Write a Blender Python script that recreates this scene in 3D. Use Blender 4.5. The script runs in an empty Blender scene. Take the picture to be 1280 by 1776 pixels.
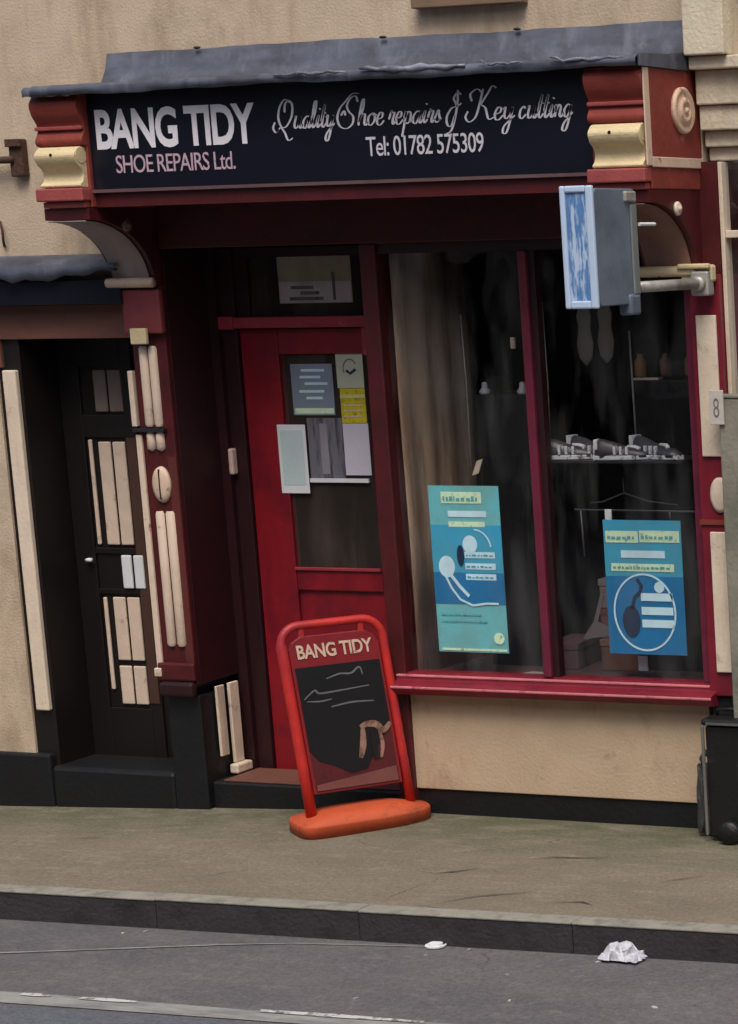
import bpy, bmesh, math, random
from mathutils import Vector, Matrix
random.seed(7)
S = bpy.context.scene
COL = S.collection
R = math.radians

# ---------------- camera (a zoomed crop of a wider view, hence the lens shift) ----------------
cam = bpy.data.cameras.new('camera')
cam_o = bpy.data.objects.new('camera', cam); COL.objects.link(cam_o)
cam.sensor_fit = 'AUTO'; cam.sensor_width = 36.0
cam.lens = 4200.0/1776.0*36.0
cam.shift_x = -(1822.0-640.0)/1776.0
cam.shift_y = (1172.0-888.0)/1776.0
M3 = Matrix(((0.95063, -0.0327, 0.3086), (0.30933, 0.17934, -0.93389), (-0.02481, 0.98324, 0.1806)))
q = M3.to_quaternion(); q.normalize()
cam_o.rotation_mode = 'QUATERNION'; cam_o.rotation_quaternion = q
cam_o.location = (6.56537, -9.16778, 2.5)
cam.clip_end = 500; cam.clip_start = 0.1
S.camera = cam_o

# ---------------- light: overcast daylight ----------------
SUN_EL, SUN_AZ = 58, 24       # azimuth measured from -Y towards +X
w = bpy.data.worlds.new("World"); S.world = w; w.use_nodes = True
nt = w.node_tree; bg = nt.nodes['Background']
sky = nt.nodes.new('ShaderNodeTexSky'); sky.sky_type = 'NISHITA'; sky.sun_disc = False
sky.sun_elevation = R(SUN_EL); sky.sun_rotation = R(180-SUN_AZ); sky.air_density = 1.0; sky.dust_density = 5.0; sky.ozone_density = 0.6
nt.links.new(sky.outputs[0], bg.inputs['Color']); bg.inputs['Strength'].default_value = 0.10
sl = bpy.data.lights.new('sun', 'SUN'); sl.energy = 1.5; sl.angle = R(28); sl.color = (1.0, 0.95, 0.88)
so = bpy.data.objects.new('sun', sl); COL.objects.link(so)
dirv = Vector((math.sin(R(SUN_AZ))*math.cos(R(SUN_EL)), -math.cos(R(SUN_AZ))*math.cos(R(SUN_EL)), math.sin(R(SUN_EL))))
so.rotation_mode = 'QUATERNION'; so.rotation_quaternion = dirv.to_track_quat('Z', 'Y'); so.location = (5, -6, 9)
S.view_settings.view_transform = 'Standard'; S.view_settings.look = 'None'
S.view_settings.exposure = 0.48; S.view_settings.gamma = 1.0

# ---------------- materials ----------------
def srgb(r, g, b):
    f = lambda c: ((c/255)/12.92 if c/255 <= .04045 else (((c/255)+.055)/1.055)**2.4)
    return (f(r), f(g), f(b), 1)
def mat(name, col, rough=.6, var=.18, scale=6.0, col2=None, patch=(.52, .68), pscale=3.0, bump=.15, bscale=60.0,
        metal=0.0, spec=.5, stretch=(1, 1, 1), coat=0.0, fine=.0):
    m = bpy.data.materials.new(name); m.use_nodes = True
    n, l = m.node_tree.nodes, m.node_tree.links
    b = n['Principled BSDF']
    tc = n.new('ShaderNodeTexCoord'); mp = n.new('ShaderNodeMapping'); mp.inputs['Scale'].default_value = stretch
    l.new(tc.outputs['Object'], mp.inputs['Vector'])
    no = n.new('ShaderNodeTexNoise'); no.inputs['Scale'].default_value = scale; no.inputs['Detail'].default_value = 8; no.inputs['Roughness'].default_value = .62
    l.new(mp.outputs[0], no.inputs['Vector'])
    c = col if len(col) == 4 else (*col, 1)
    r = n.new('ShaderNodeValToRGB')
    r.color_ramp.elements[0].position = .3; r.color_ramp.elements[1].position = .7
    r.color_ramp.elements[0].color = tuple(x*(1-var) for x in c[:3])+(1,)
    r.color_ramp.elements[1].color = tuple(min(1, x*(1+var)) for x in c[:3])+(1,)
    l.new(no.outputs['Fac'], r.inputs['Fac']); out = r.outputs['Color']
    if col2 is not None:
        n2 = n.new('ShaderNodeTexNoise'); n2.inputs['Scale'].default_value = pscale; n2.inputs['Detail'].default_value = 10; n2.inputs['Roughness'].default_value = .7
        l.new(mp.outputs[0], n2.inputs['Vector'])
        r2 = n.new('ShaderNodeValToRGB'); r2.color_ramp.elements[0].position = patch[0]; r2.color_ramp.elements[1].position = patch[1]
        r2.color_ramp.elements[0].color = (0, 0, 0, 1); r2.color_ramp.elements[1].color = (1, 1, 1, 1)
        l.new(n2.outputs['Fac'], r2.inputs['Fac'])
        mx = n.new('ShaderNodeMixRGB'); l.new(r2.outputs['Color'], mx.inputs['Fac']); l.new(out, mx.inputs['Color1'])
        mx.inputs['Color2'].default_value = col2 if len(col2) == 4 else (*col2, 1); out = mx.outputs['Color']
    if fine > 0:
        n3 = n.new('ShaderNodeTexNoise'); n3.inputs['Scale'].default_value = 220; n3.inputs['Detail'].default_value = 3
        l.new(tc.outputs['Object'], n3.inputs['Vector'])
        mr = n.new('ShaderNodeMapRange'); mr.inputs['From Min'].default_value = .3; mr.inputs['From Max'].default_value = .7
        mr.inputs['To Min'].default_value = 1-fine; mr.inputs['To Max'].default_value = 1+fine
        l.new(n3.outputs['Fac'], mr.inputs['Value'])
        mm = n.new('ShaderNodeVectorMath'); mm.operation = 'SCALE'; l.new(out, mm.inputs[0]); l.new(mr.outputs[0], mm.inputs['Scale']); out = mm.outputs[0]
    l.new(out, b.inputs['Base Color'])
    b.inputs['Roughness'].default_value = rough; b.inputs['Metallic'].default_value = metal
    b.inputs['Specular IOR Level'].default_value = spec
    if coat: b.inputs['Coat Weight'].default_value = coat; b.inputs['Coat Roughness'].default_value = .15
    if bump:
        nb = n.new('ShaderNodeTexNoise'); nb.inputs['Scale'].default_value = bscale; nb.inputs['Detail'].default_value = 6
        l.new(mp.outputs[0], nb.inputs['Vector'])
        bu = n.new('ShaderNodeBump'); bu.inputs['Strength'].default_value = bump; bu.inputs['Distance'].default_value = .01
        l.new(nb.outputs['Fac'], bu.inputs['Height']); l.new(bu.outputs[0], b.inputs['Normal'])
    return m
def streaks(m, c, sc=(3.0, 3.0, .35), lo=.52, hi=.75, amt=.7):
    n, l = m.node_tree.nodes, m.node_tree.links; b = n['Principled BSDF']
    src = b.inputs['Base Color'].links[0].from_socket
    tc = n.new('ShaderNodeTexCoord'); mp = n.new('ShaderNodeMapping'); mp.inputs['Scale'].default_value = sc; mp.inputs['Location'].default_value = (3.1, 1.7, .4)
    l.new(tc.outputs['Object'], mp.inputs[0])
    no = n.new('ShaderNodeTexNoise'); no.inputs['Scale'].default_value = 1.6; no.inputs['Detail'].default_value = 9; no.inputs['Roughness'].default_value = .65
    l.new(mp.outputs[0], no.inputs['Vector'])
    mr = n.new('ShaderNodeMapRange'); mr.inputs['From Min'].default_value = lo; mr.inputs['From Max'].default_value = hi; mr.inputs['To Max'].default_value = amt
    l.new(no.outputs['Fac'], mr.inputs['Value'])
    mx = n.new('ShaderNodeMixRGB'); l.new(mr.outputs[0], mx.inputs[0]); l.new(src, mx.inputs[1]); mx.inputs[2].default_value = c
    l.new(mx.outputs[0], b.inputs['Base Color'])
def glass_mat(name, tint=(.75, .78, .76), rough=.02, ior=1.52, dirt_reflect=.05, dcol=(.35, .36, .36), base=0.0):
    m = bpy.data.materials.new(name); m.use_nodes = True
    n, l = m.node_tree.nodes, m.node_tree.links
    for x in list(n):
        if x.type == 'BSDF_PRINCIPLED': n.remove(x)
    out = n['Material Output']
    tr = n.new('ShaderNodeBsdfTransparent'); tr.inputs[0].default_value = (*tint, 1)
    gl = n.new('ShaderNodeBsdfGlossy'); gl.inputs['Roughness'].default_value = rough
    fr = n.new('ShaderNodeFresnel'); fr.inputs['IOR'].default_value = ior
    ge = n.new('ShaderNodeNewGeometry'); fm = n.new('ShaderNodeMath'); fm.operation = 'MULTIPLY_ADD'   # reflect on the outer face only
    l.new(ge.outputs['Backfacing'], fm.inputs[0]); fm.inputs[1].default_value = -1; fm.inputs[2].default_value = 1
    fp = n.new('ShaderNodeMath'); fp.operation = 'MULTIPLY'; l.new(fr.outputs[0], fp.inputs[0]); l.new(fm.outputs[0], fp.inputs[1])
    mx = n.new('ShaderNodeMixShader'); l.new(fp.outputs[0], mx.inputs[0]); l.new(tr.outputs[0], mx.inputs[1]); l.new(gl.outputs[0], mx.inputs[2])
    df = n.new('ShaderNodeBsdfDiffuse'); df.inputs[0].default_value = (*dcol, 1)
    no = n.new('ShaderNodeTexNoise'); no.inputs['Scale'].default_value = 3; no.inputs['Detail'].default_value = 6
    tc = n.new('ShaderNodeTexCoord'); mp = n.new('ShaderNodeMapping'); mp.inputs['Scale'].default_value = (2.5, 1, .6)
    l.new(tc.outputs['Object'], mp.inputs[0]); l.new(mp.outputs[0], no.inputs['Vector'])
    mr = n.new('ShaderNodeMapRange'); mr.inputs['From Min'].default_value = .45; mr.inputs['From Max'].default_value = .8; mr.inputs['To Max'].default_value = dirt_reflect; mr.inputs['To Min'].default_value = base
    l.new(no.outputs['Fac'], mr.inputs['Value'])
    m2 = n.new('ShaderNodeMixShader'); l.new(mr.outputs[0], m2.inputs[0]); l.new(mx.outputs[0], m2.inputs[1]); l.new(df.outputs[0], m2.inputs[2])
    nb = n.new('ShaderNodeTexNoise'); nb.inputs['Scale'].default_value = 2.2; l.new(tc.outputs['Object'], nb.inputs['Vector'])
    bu = n.new('ShaderNodeBump'); bu.inputs['Strength'].default_value = .25; bu.inputs['Distance'].default_value = .02
    l.new(nb.outputs['Fac'], bu.inputs['Height']); l.new(bu.outputs[0], gl.inputs['Normal'])
    l.new(m2.outputs[0], out.inputs['Surface'])
    return m

MT = {}
MT['stucco'] = mat('beige_render', srgb(190, 172, 150), .9, .09, 5, srgb(158, 141, 120), (.50, .74), 2.2, bump=.35, bscale=90, fine=.05, stretch=(1, 1, 1))
MT['riser'] = mat('stall_riser_render', srgb(186, 164, 138), .88, .07, 5, srgb(134, 114, 92), (.60, .74), 5.5, bump=.3, bscale=70, fine=.05)
MT['cream'] = mat('cream_paint', srgb(214, 198, 178), .6, .08, 8, srgb(150, 130, 108), (.60, .72), 9, bump=.2, fine=.03)
MT['cream_pink'] = mat('cream_flaking_paint', srgb(205, 180, 160), .6, .10, 10, srgb(140, 88, 72), (.60, .66), 14, bump=.2)
MT['yellow_cream'] = mat('yellowed_cream_paint', srgb(208, 190, 150), .6, .10, 8, srgb(120, 84, 52), (.62, .70), 16, bump=.3)
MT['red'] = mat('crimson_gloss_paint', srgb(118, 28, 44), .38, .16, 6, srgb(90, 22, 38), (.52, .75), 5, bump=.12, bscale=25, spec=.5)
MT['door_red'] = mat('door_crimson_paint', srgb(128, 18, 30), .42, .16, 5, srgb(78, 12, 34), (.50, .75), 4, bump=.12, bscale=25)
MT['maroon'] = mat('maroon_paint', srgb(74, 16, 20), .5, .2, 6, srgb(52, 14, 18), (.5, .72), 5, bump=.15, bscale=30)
MT['rust_red'] = mat('weathered_rust_red_paint', srgb(128, 50, 40), .7, .18, 9, srgb(172, 108, 92), (.60, .72), 9, bump=.35, bscale=30)
MT['edge_pink'] = mat('worn_highlight_pink', srgb(196, 112, 120), .5, .15, 9, srgb(140, 44, 60), (.56, .70), 12, bump=.15)  # pale pink for worn edges and the sill's painted-in highlight lines
MT['corbel_pink'] = mat('dusty_pink_red_paint', srgb(150, 70, 68), .6, .15, 9, srgb(176, 110, 102), (.58, .74), 8, bump=.25)
MT['reed'] = mat('pinkish_cream_paint', srgb(208, 188, 170), .6, .10, 8, srgb(134, 100, 84), (.60, .70), 12, bump=.2)
MT['pink_red'] = mat('faded_pink_red_paint', srgb(146, 44, 58), .6, .15, 9, srgb(196, 130, 122), (.58, .74), 8, bump=.25)
MT['brown'] = mat('brown_lintel_paint', srgb(104, 66, 54), .6, .15, 5, srgb(70, 48, 42), (.5, .75), 5, bump=.2)
MT['purple'] = mat('faded_purple_red_paint', srgb(104, 34, 56), .4, .15, 6, srgb(78, 26, 44), (.5, .7), 5, bump=.1)
MT['dk_brown'] = mat('dark_brown_wood', srgb(18, 12, 12), .5, .2, 5, None, stretch=(4, 4, .6), bump=.15)
MT['frame_dark'] = mat('dark_maroon_frame', srgb(40, 10, 16), .5, .2, 5, srgb(28, 8, 12), (.5, .7), 5, bump=.1)
MT['black'] = mat('black_paint', srgb(26, 27, 33), .55, .3, 6, srgb(44, 44, 48), (.55, .75), 7, bump=.25)
MT['plinth'] = mat('navy_black_plinth_paint', srgb(10, 12, 17), .55, .3, 5, srgb(26, 27, 30), (.62, .82), 6, bump=.35, bscale=40)
MT['sign'] = mat('fascia_sign_navy', srgb(14, 17, 30), .34, .25, 3, None, bump=.05, bscale=10)
MT['letter'] = mat('white_letter', srgb(226, 224, 230), .5, .04, 20, None, bump=0)
MT['letter_dim'] = mat('pink_grey_letter', srgb(186, 158, 172), .5, .1, 30, srgb(60, 56, 66), (.60, .66), 60, bump=0)
MT['letter_script'] = mat('script_letter', srgb(196, 194, 202), .5, .1, 30, srgb(90, 90, 100), (.60, .68), 60, bump=0)
MT['lead'] = mat('lead_sheet', srgb(84, 90, 104), .5, .18, 4, srgb(58, 60, 70), (.42, .66), 3, bump=.25, bscale=7, metal=.15, stretch=(1, 1, 2))
MT['lead_edge'] = mat('bright_lead_edge', srgb(128, 134, 148), .5, .3, 14, srgb(70, 74, 84), (.46, .60), 8, bump=.5, bscale=20, metal=.1)
MT['pave'] = None
MT['kerb'] = mat('kerb_stone', srgb(136, 134, 124), .9, .15, 8, srgb(96, 94, 86), (.5, .7), 9, bump=.5, fine=.12)
MT['kerb_face'] = mat('dark_kerb_face', srgb(48, 45, 49), .9, .2, 7, srgb(28, 27, 30), (.5, .7), 8, bump=.6, fine=.15)  # kerb face coloured much darker than the kerb top
MT['white'] = mat('white_paper', srgb(214, 218, 222), .7, .04, 6, None, bump=.05)
MT['white2'] = mat('worn_white_line', srgb(186, 186, 186), .8, .1, 20, srgb(112, 110, 110), (.5, .58), 30, bump=.3)
MT['paleline'] = mat('worn_pale_yellow_line', srgb(142, 143, 140), .85, .1, 8, srgb(116, 116, 118), (.42, .60), 7, bump=.3, stretch=(.5, 2, 1))
MT['glass'] = glass_mat('shop_glass', tint=(.995, 1, .995), ior=1.52, dirt_reflect=.075)
MT['glass_door'] = glass_mat('door_glass', tint=(.97, .95, .93), ior=1.36, dirt_reflect=.16, dcol=(.30, .24, .21), base=.05)  # brown diffuse film paints in the reflection on the door glass
MT['int'] = mat('dark_interior', srgb(52, 46, 44), .9, .4, 3, srgb(28, 24, 24), (.45, .65), 2.5, bump=.1)
MT['curtain'] = mat('beige_display_panel', srgb(176, 154, 134), .9, .10, 4, srgb(136, 108, 88), (.48, .62), 2, bump=.1, stretch=(3, 3, .4))
MT['dkbox'] = mat('black_box', srgb(18, 18, 20), .5, .2, 5, None, bump=.1)
MT['sky_blue'] = mat('poster_blue', srgb(70, 164, 196), .45, .12, 4, srgb(50, 160, 214), (.45, .7), 4, bump=.03)
MT['teal'] = mat('poster_teal', srgb(114, 180, 184), .45, .12, 4, srgb(100, 196, 214), (.45, .7), 4, bump=.03)
MT['deep_blue'] = mat('poster_deep_blue', srgb(30, 114, 168), .45, .15, 5, None, bump=.03)
MT['navy'] = mat('poster_navy', srgb(16, 44, 74), .5, .2, 8, None, bump=.03)
MT['pale_green'] = mat('poster_pale_green', srgb(214, 240, 206), .5, .08, 20, srgb(120, 170, 160), (.56, .62), 50, bump=.03)
MT['pale_blue'] = mat('poster_pale_blue', srgb(200, 232, 246), .5, .08, 20, None, bump=.03)
MT['yellow'] = mat('yellow_sticker', srgb(200, 186, 40), .5, .12, 20, srgb(150, 138, 30), (.55, .62), 60, bump=.03)
MT['paper_grey'] = mat('blue_grey_notice', srgb(128, 142, 160), .5, .1, 8, srgb(150, 160, 120), (.55, .7), 7, bump=.03)
MT['grey_film'] = mat('grey_leaflet_holder', srgb(112, 112, 120), .35, .15, 6, srgb(70, 70, 76), (.5, .6), 5, bump=.03, stretch=(5, 5, .6))
MT['orange'] = mat('orange_plastic', srgb(184, 78, 42), .7, .15, 7, srgb(120, 62, 40), (.54, .70), 7, bump=.15, bscale=20)
MT['red_plastic'] = mat('red_plastic_frame', srgb(190, 42, 34), .5, .18, 6, srgb(150, 34, 46), (.45, .65), 2.5, bump=.1)
MT['panel_red'] = mat('board_panel_red', srgb(128, 26, 34), .45, .15, 5, srgb(96, 24, 32), (.5, .7), 5, bump=.08)
MT['chalk_black'] = mat('poster_black', srgb(16, 16, 20), .4, .2, 6, None, bump=.05)
MT['chalk'] = mat('grey_script', srgb(96, 96, 102), .7, .2, 30, None, bump=0)
MT['skin'] = mat('tan_leather_print', srgb(146, 114, 98), .6, .2, 12, srgb(84, 54, 48), (.46, .60), 14, bump=0)
MT['boxsign'] = mat('grey_sign_case', srgb(106, 118, 134), .5, .1, 4, srgb(78, 88, 102), (.5, .75), 3, bump=.05)
MT['boxrim'] = mat('pale_sign_rim', srgb(180, 200, 226), .4, .06, 6, None, bump=.03)
MT['boxface'] = mat('blue_streaked_sign_end', srgb(84, 126, 178), .35, .12, 6, srgb(176, 196, 222), (.48, .56), 5, bump=.03, stretch=(8, 8, 1.2))
MT['galv'] = mat('galvanised_pipe', srgb(162, 160, 154), .45, .15, 10, srgb(110, 106, 100), (.5, .7), 12, bump=.15, metal=.3)
MT['post'] = mat('grey_green_post', srgb(130, 127, 116), .7, .15, 6, srgb(96, 98, 88), (.45, .7), 5, bump=.3)
MT['bin'] = mat('black_bin_plastic', srgb(18, 20, 21), .45, .3, 6, srgb(52, 54, 56), (.58, .75), 8, bump=.3)
MT['bundle'] = mat('grey_plastic_bag', srgb(62, 64, 68), .4, .3, 9, srgb(120, 118, 116), (.58, .68), 12, bump=.5, bscale=25)
MT['litter'] = mat('crumpled_white_plastic', srgb(196, 198, 208), .5, .1, 9, srgb(120, 122, 140), (.5, .7), 16, bump=1.0, bscale=38)
MT['rust'] = mat('rusty_iron', srgb(74, 50, 36), .8, .3, 12, srgb(44, 32, 26), (.5, .7), 12, bump=.5)
MT['shoe'] = mat('pale_shoe_leather', srgb(196, 198, 206), .5, .15, 12, srgb(60, 60, 66), (.56, .62), 22, bump=.1)
MT['wire'] = mat('dull_wire', srgb(92, 88, 94), .5, .2)
MT['brass'] = mat('tarnished_white_handle', srgb(196, 170, 162), .4, .15, 20, None, bump=.05)
MT['stone'] = mat('cream_stone', srgb(206, 196, 174), .85, .08, 6, srgb(176, 160, 132), (.5, .75), 5, bump=.4, fine=.05)
MT['brick'] = mat('red_brick_terrace', srgb(98, 72, 62), .9, .25, 9, srgb(70, 54, 48), (.45, .65), 2, bump=.3)

streaks(MT['stucco'], srgb(126, 100, 74), (2.2, 2.2, .6), .50, .72, .6); streaks(MT['riser'], srgb(118, 98, 78), (2, 2, 1.2), .55, .8)
streaks(MT['cream'], srgb(140, 120, 100), (6, 6, .8), .5, .75, .6); streaks(MT['red'], srgb(70, 18, 34), (5, 5, .8), .5, .8, .6); streaks(MT['door_red'], srgb(50, 10, 26), (3, 3, .6), .48, .75, .6)
streaks(MT['lead'], srgb(120, 126, 140), (6, 6, 1.5), .52, .72, .6); streaks(MT['stone'], srgb(150, 138, 116), (3, 3, .6), .5, .75, .7)
def ground_mat(name, base, c2, c3, moss=None, crack=True):
    m = bpy.data.materials.new(name); m.use_nodes = True
    n, l = m.node_tree.nodes, m.node_tree.links; b = n['Principled BSDF']
    tc = n.new('ShaderNodeTexCoord')
    def noise(sc, det, st=(1, 1, 1), ro=.6):
        mp = n.new('ShaderNodeMapping'); mp.inputs['Scale'].default_value = st; l.new(tc.outputs['Object'], mp.inputs[0])
        x = n.new('ShaderNodeTexNoise'); x.inputs['Scale'].default_value = sc; x.inputs['Detail'].default_value = det; x.inputs['Roughness'].default_value = ro
        l.new(mp.outputs[0], x.inputs['Vector']); return x.outputs['Fac']
    def ramp(f, a, bb):
        r = n.new('ShaderNodeMapRange'); r.inputs['From Min'].default_value = a; r.inputs['From Max'].default_value = bb; l.new(f, r.inputs['Value']); return r.outputs[0]
    def mix(f, a, bb):
        x = n.new('ShaderNodeMixRGB'); l.new(f, x.inputs[0])
        if isinstance(a, tuple): x.inputs[1].default_value = a
        else: l.new(a, x.inputs[1])
        if isinstance(bb, tuple): x.inputs[2].default_value = bb
        else: l.new(bb, x.inputs[2])
        return x.outputs[0]
    o = mix(ramp(noise(1.6, 8, (1, 2, 1)), .35, .65), base, c2)
    o = mix(ramp(noise(7, 8, (1, 2, 1), .7), .52, .72), o, c3)
    if moss:
        sx = n.new('ShaderNodeSeparateXYZ'); l.new(tc.outputs['Object'], sx.inputs[0])
        mr = n.new('ShaderNodeMapRange'); mr.inputs['From Min'].default_value = -.75; mr.inputs['From Max'].default_value = -.12; l.new(sx.outputs['Y'], mr.inputs['Value'])
        mu = n.new('ShaderNodeMath'); mu.operation = 'MULTIPLY'; l.new(mr.outputs[0], mu.inputs[0]); l.new(ramp(noise(3, 8, (1, 2.5, 1), .7), .36, .56), mu.inputs[1])
        o = mix(mu.outputs[0], o, moss)
    sp = ramp(noise(160, 3), .3, .7)
    vm = n.new('ShaderNodeMapRange'); vm.inputs['To Min'].default_value = .82; vm.inputs['To Max'].default_value = 1.18; l.new(sp, vm.inputs['Value'])
    sc = n.new('ShaderNodeVectorMath'); sc.operation = 'SCALE'; l.new(o, sc.inputs[0]); l.new(vm.outputs[0], sc.inputs['Scale']); o = sc.outputs[0]
    ag = ramp(noise(55, 5, (1, 1, 1), .75), .34, .66)
    va = n.new('ShaderNodeMapRange'); va.inputs['To Min'].default_value = .74; va.inputs['To Max'].default_value = 1.24; l.new(ag, va.inputs['Value'])
    s2 = n.new('ShaderNodeVectorMath'); s2.operation = 'SCALE'; l.new(o, s2.inputs[0]); l.new(va.outputs[0], s2.inputs['Scale']); o = s2.outputs[0]
    o = mix(ramp(noise(14, 9, (1, 1.6, 1), .8), .60, .70), o, c3)
    o = mix(ramp(noise(9, 6, (.7, 1.8, 1), .8), .63, .72), o, tuple(x*.55 for x in c2[:3])+(1,))
    if crack:
        vo = n.new('ShaderNodeTexVoronoi'); vo.feature = 'DISTANCE_TO_EDGE'; vo.inputs['Scale'].default_value = 1.5
        mp = n.new('ShaderNodeMapping'); l.new(tc.outputs['Object'], mp.inputs[0]); mp.inputs['Scale'].default_value = (.7, 1.7, 1); mp.inputs['Rotation'].default_value = (0, 0, .5)
        wn = n.new('ShaderNodeTexNoise'); wn.inputs['Scale'].default_value = 4; l.new(mp.outputs[0], wn.inputs['Vector'])
        ad = n.new('ShaderNodeMixRGB'); ad.inputs[0].default_value = .12; l.new(mp.outputs[0], ad.inputs[1]); l.new(wn.outputs['Color'], ad.inputs[2])
        l.new(ad.outputs[0], vo.inputs['Vector'])
        cr = ramp(vo.outputs['Distance'], .006, .001)
        mu = n.new('ShaderNodeMath'); mu.operation = 'MULTIPLY'; l.new(cr, mu.inputs[0]); l.new(ramp(noise(2.2, 4), .50, .58), mu.inputs[1])
        o = mix(mu.outputs[0], o, srgb(84, 78, 72))
    l.new(o, b.inputs['Base Color']); b.inputs['Roughness'].default_value = .88; b.inputs['Specular IOR Level'].default_value = .35
    bu = n.new('ShaderNodeBump'); bu.inputs['Strength'].default_value = .9; bu.inputs['Distance'].default_value = .008
    l.new(noise(60, 6, (1, 1, 1), .75), bu.inputs['Height']); l.new(bu.outputs[0], b.inputs['Normal'])
    return m
MT['pave'] = ground_mat('worn_asphalt_pavement', srgb(127, 118, 103), srgb(114, 107, 94), srgb(140, 130, 113), moss=srgb(90, 92, 70))
MT['road'] = ground_mat('road_asphalt', srgb(103, 100, 103), srgb(91, 89, 93), srgb(115, 111, 113), crack=True)
MT['road_dark'] = ground_mat('blue_grey_asphalt_patch', srgb(96, 100, 109), srgb(88, 91, 100), srgb(102, 105, 113), crack=False)

# ---------------- mesh helpers ----------------
class MB:
    def __init__(s): s.bm = bmesh.new()
    def box(s, x0, x1, y0, y1, z0, z1):
        vs = [s.bm.verts.new(p) for p in ((x0,y0,z0),(x1,y0,z0),(x1,y1,z0),(x0,y1,z0),(x0,y0,z1),(x1,y0,z1),(x1,y1,z1),(x0,y1,z1))]
        for f in ((3,2,1,0),(4,5,6,7),(0,1,5,4),(1,2,6,5),(2,3,7,6),(3,0,4,7)): s.bm.faces.new([vs[i] for i in f])
        return s
    def prism(s, pts, axis, a, b):
        # pts: polygon in the two other axes; extruded along axis from a to b
        def P(p, t):
            return (t, p[0], p[1]) if axis == 'x' else ((p[0], t, p[1]) if axis == 'y' else (p[0], p[1], t))
        v0 = [s.bm.verts.new(P(p, a)) for p in pts]; v1 = [s.bm.verts.new(P(p, b)) for p in pts]
        k = len(pts)
        s.bm.faces.new(v0); s.bm.faces.new(v1[::-1])
        for i in range(k): s.bm.faces.new((v0[i], v1[i], v1[(i+1) % k], v0[(i+1) % k]))
        return s
    def tube(s, pts, r, n=10, cap=True):
        pts = [Vector(p) for p in pts]; rings = []
        rr = r if isinstance(r, (list, tuple)) else [r]*len(pts)
        up = None
        for i, p in enumerate(pts):
            t = (pts[min(i+1, len(pts)-1)]-pts[max(i-1, 0)]).normalized()
            if up is None:
                up = Vector((0, 0, 1)) if abs(t.z) < .9 else Vector((1, 0, 0))
            u = (up - t*up.dot(t)).normalized(); v = t.cross(u); up = u
            rings.append([s.bm.verts.new(p+(u*math.cos(2*math.pi*k/n)+v*math.sin(2*math.pi*k/n))*rr[i]) for k in range(n)])
        for a, b in zip(rings, rings[1:]):
            for k in range(n): s.bm.faces.new((a[k], a[(k+1) % n], b[(k+1) % n], b[k]))
        if cap: s.bm.faces.new(rings[0][::-1]); s.bm.faces.new(rings[-1])
        return s
    def lathe(s, prof, c, axis='y', n=28, sx=1, sz=1):
        # prof: list of (radius, offset along axis), centre c
        rings = []
        for r, o in prof:
            ring = []
            for k in range(n):
                a = 2*math.pi*k/n; u, v = r*math.cos(a)*sx, r*math.sin(a)*sz
                p = {'y': (c[0]+u, c[1]+o, c[2]+v), 'x': (c[0]+o, c[1]+u, c[2]+v), 'z': (c[0]+u, c[1]+v, c[2]+o)}[axis]
                ring.append(s.bm.verts.new(p))
            rings.append(ring)
        for a, b in zip(rings, rings[1:]):
            for k in range(n): s.bm.faces.new((a[k], a[(k+1) % n], b[(k+1) % n], b[k]))
        s.bm.faces.new(rings[0][::-1]); s.bm.faces.new(rings[-1])
        return s
    def ribbon(s, pts, ws, y, t=.004):
        # flat pen stroke in the XZ plane, thickness t towards the viewer (-Y)
        k = len(pts); A = []; B = []
        for i in range(k):
            p0 = pts[max(i-1, 0)]; p1 = pts[min(i+1, k-1)]
            dx, dz = p1[0]-p0[0], p1[1]-p0[1]; L = math.hypot(dx, dz) or 1
            nx, nz = -dz/L, dx/L; h = ws[i]/2
            A.append((pts[i][0]+nx*h, pts[i][1]+nz*h)); B.append((pts[i][0]-nx*h, pts[i][1]-nz*h))
        f = lambda p, yy: s.bm.verts.new((p[0], yy, p[1]))
        a0 = [f(p, y-t) for p in A]; b0 = [f(p, y-t) for p in B]; a1 = [f(p, y) for p in A]; b1 = [f(p, y) for p in B]
        for i in range(k-1):
            s.bm.faces.new((a0[i], a0[i+1], b0[i+1], b0[i])); s.bm.faces.new((a0[i], a1[i], a1[i+1], a0[i+1])); s.bm.faces.new((b0[i], b0[i+1], b1[i+1], b1[i]))
        return s
    def build(s, name, m, parent=None, bevel=0, smooth=False, loc=None):
        bmesh.ops.recalc_face_normals(s.bm, faces=s.bm.faces)
        me = bpy.data.meshes.new(name); s.bm.to_mesh(me); s.bm.free()
        me.materials.append(m)
        if smooth:
            for p in me.polygons: p.use_smooth = True
        o = bpy.data.objects.new(name, me); COL.objects.link(o)
        if parent is not None:
            o.parent = parent; o.matrix_parent_inverse = Matrix.Identity(4)
        if bevel:
            b = o.modifiers.new('bevel', 'BEVEL'); b.width = bevel; b.segments = 2; b.limit_method = 'ANGLE'
        return o
def tag(o, label=None, cat=None, group=None, kind=None):
    if label: o['label'] = label
    if cat: o['category'] = cat
    if group: o['group'] = group
    if kind: o['kind'] = kind
    return o
def thing(name, label, cat, loc=(0, 0, 0), group=None):
    o = bpy.data.objects.new(name, None); COL.objects.link(o); o.location = loc; o.empty_display_size = .1
    return tag(o, label, cat, group)
def B(x0, x1, y0, y1, z0, z1): return MB().box(x0, x1, y0, y1, z0, z1)
def jitter(o, amt, sub=2, seed=0):
    bm = bmesh.new(); bm.from_mesh(o.data)
    bmesh.ops.subdivide_edges(bm, edges=bm.edges, cuts=sub, use_grid_fill=True)
    rnd = random.Random(seed)
    for v in bm.verts: v.co += Vector((rnd.uniform(-1, 1), rnd.uniform(-1, 1), rnd.uniform(-1, 1)))*amt
    bm.to_mesh(o.data); bm.free(); return o

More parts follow.
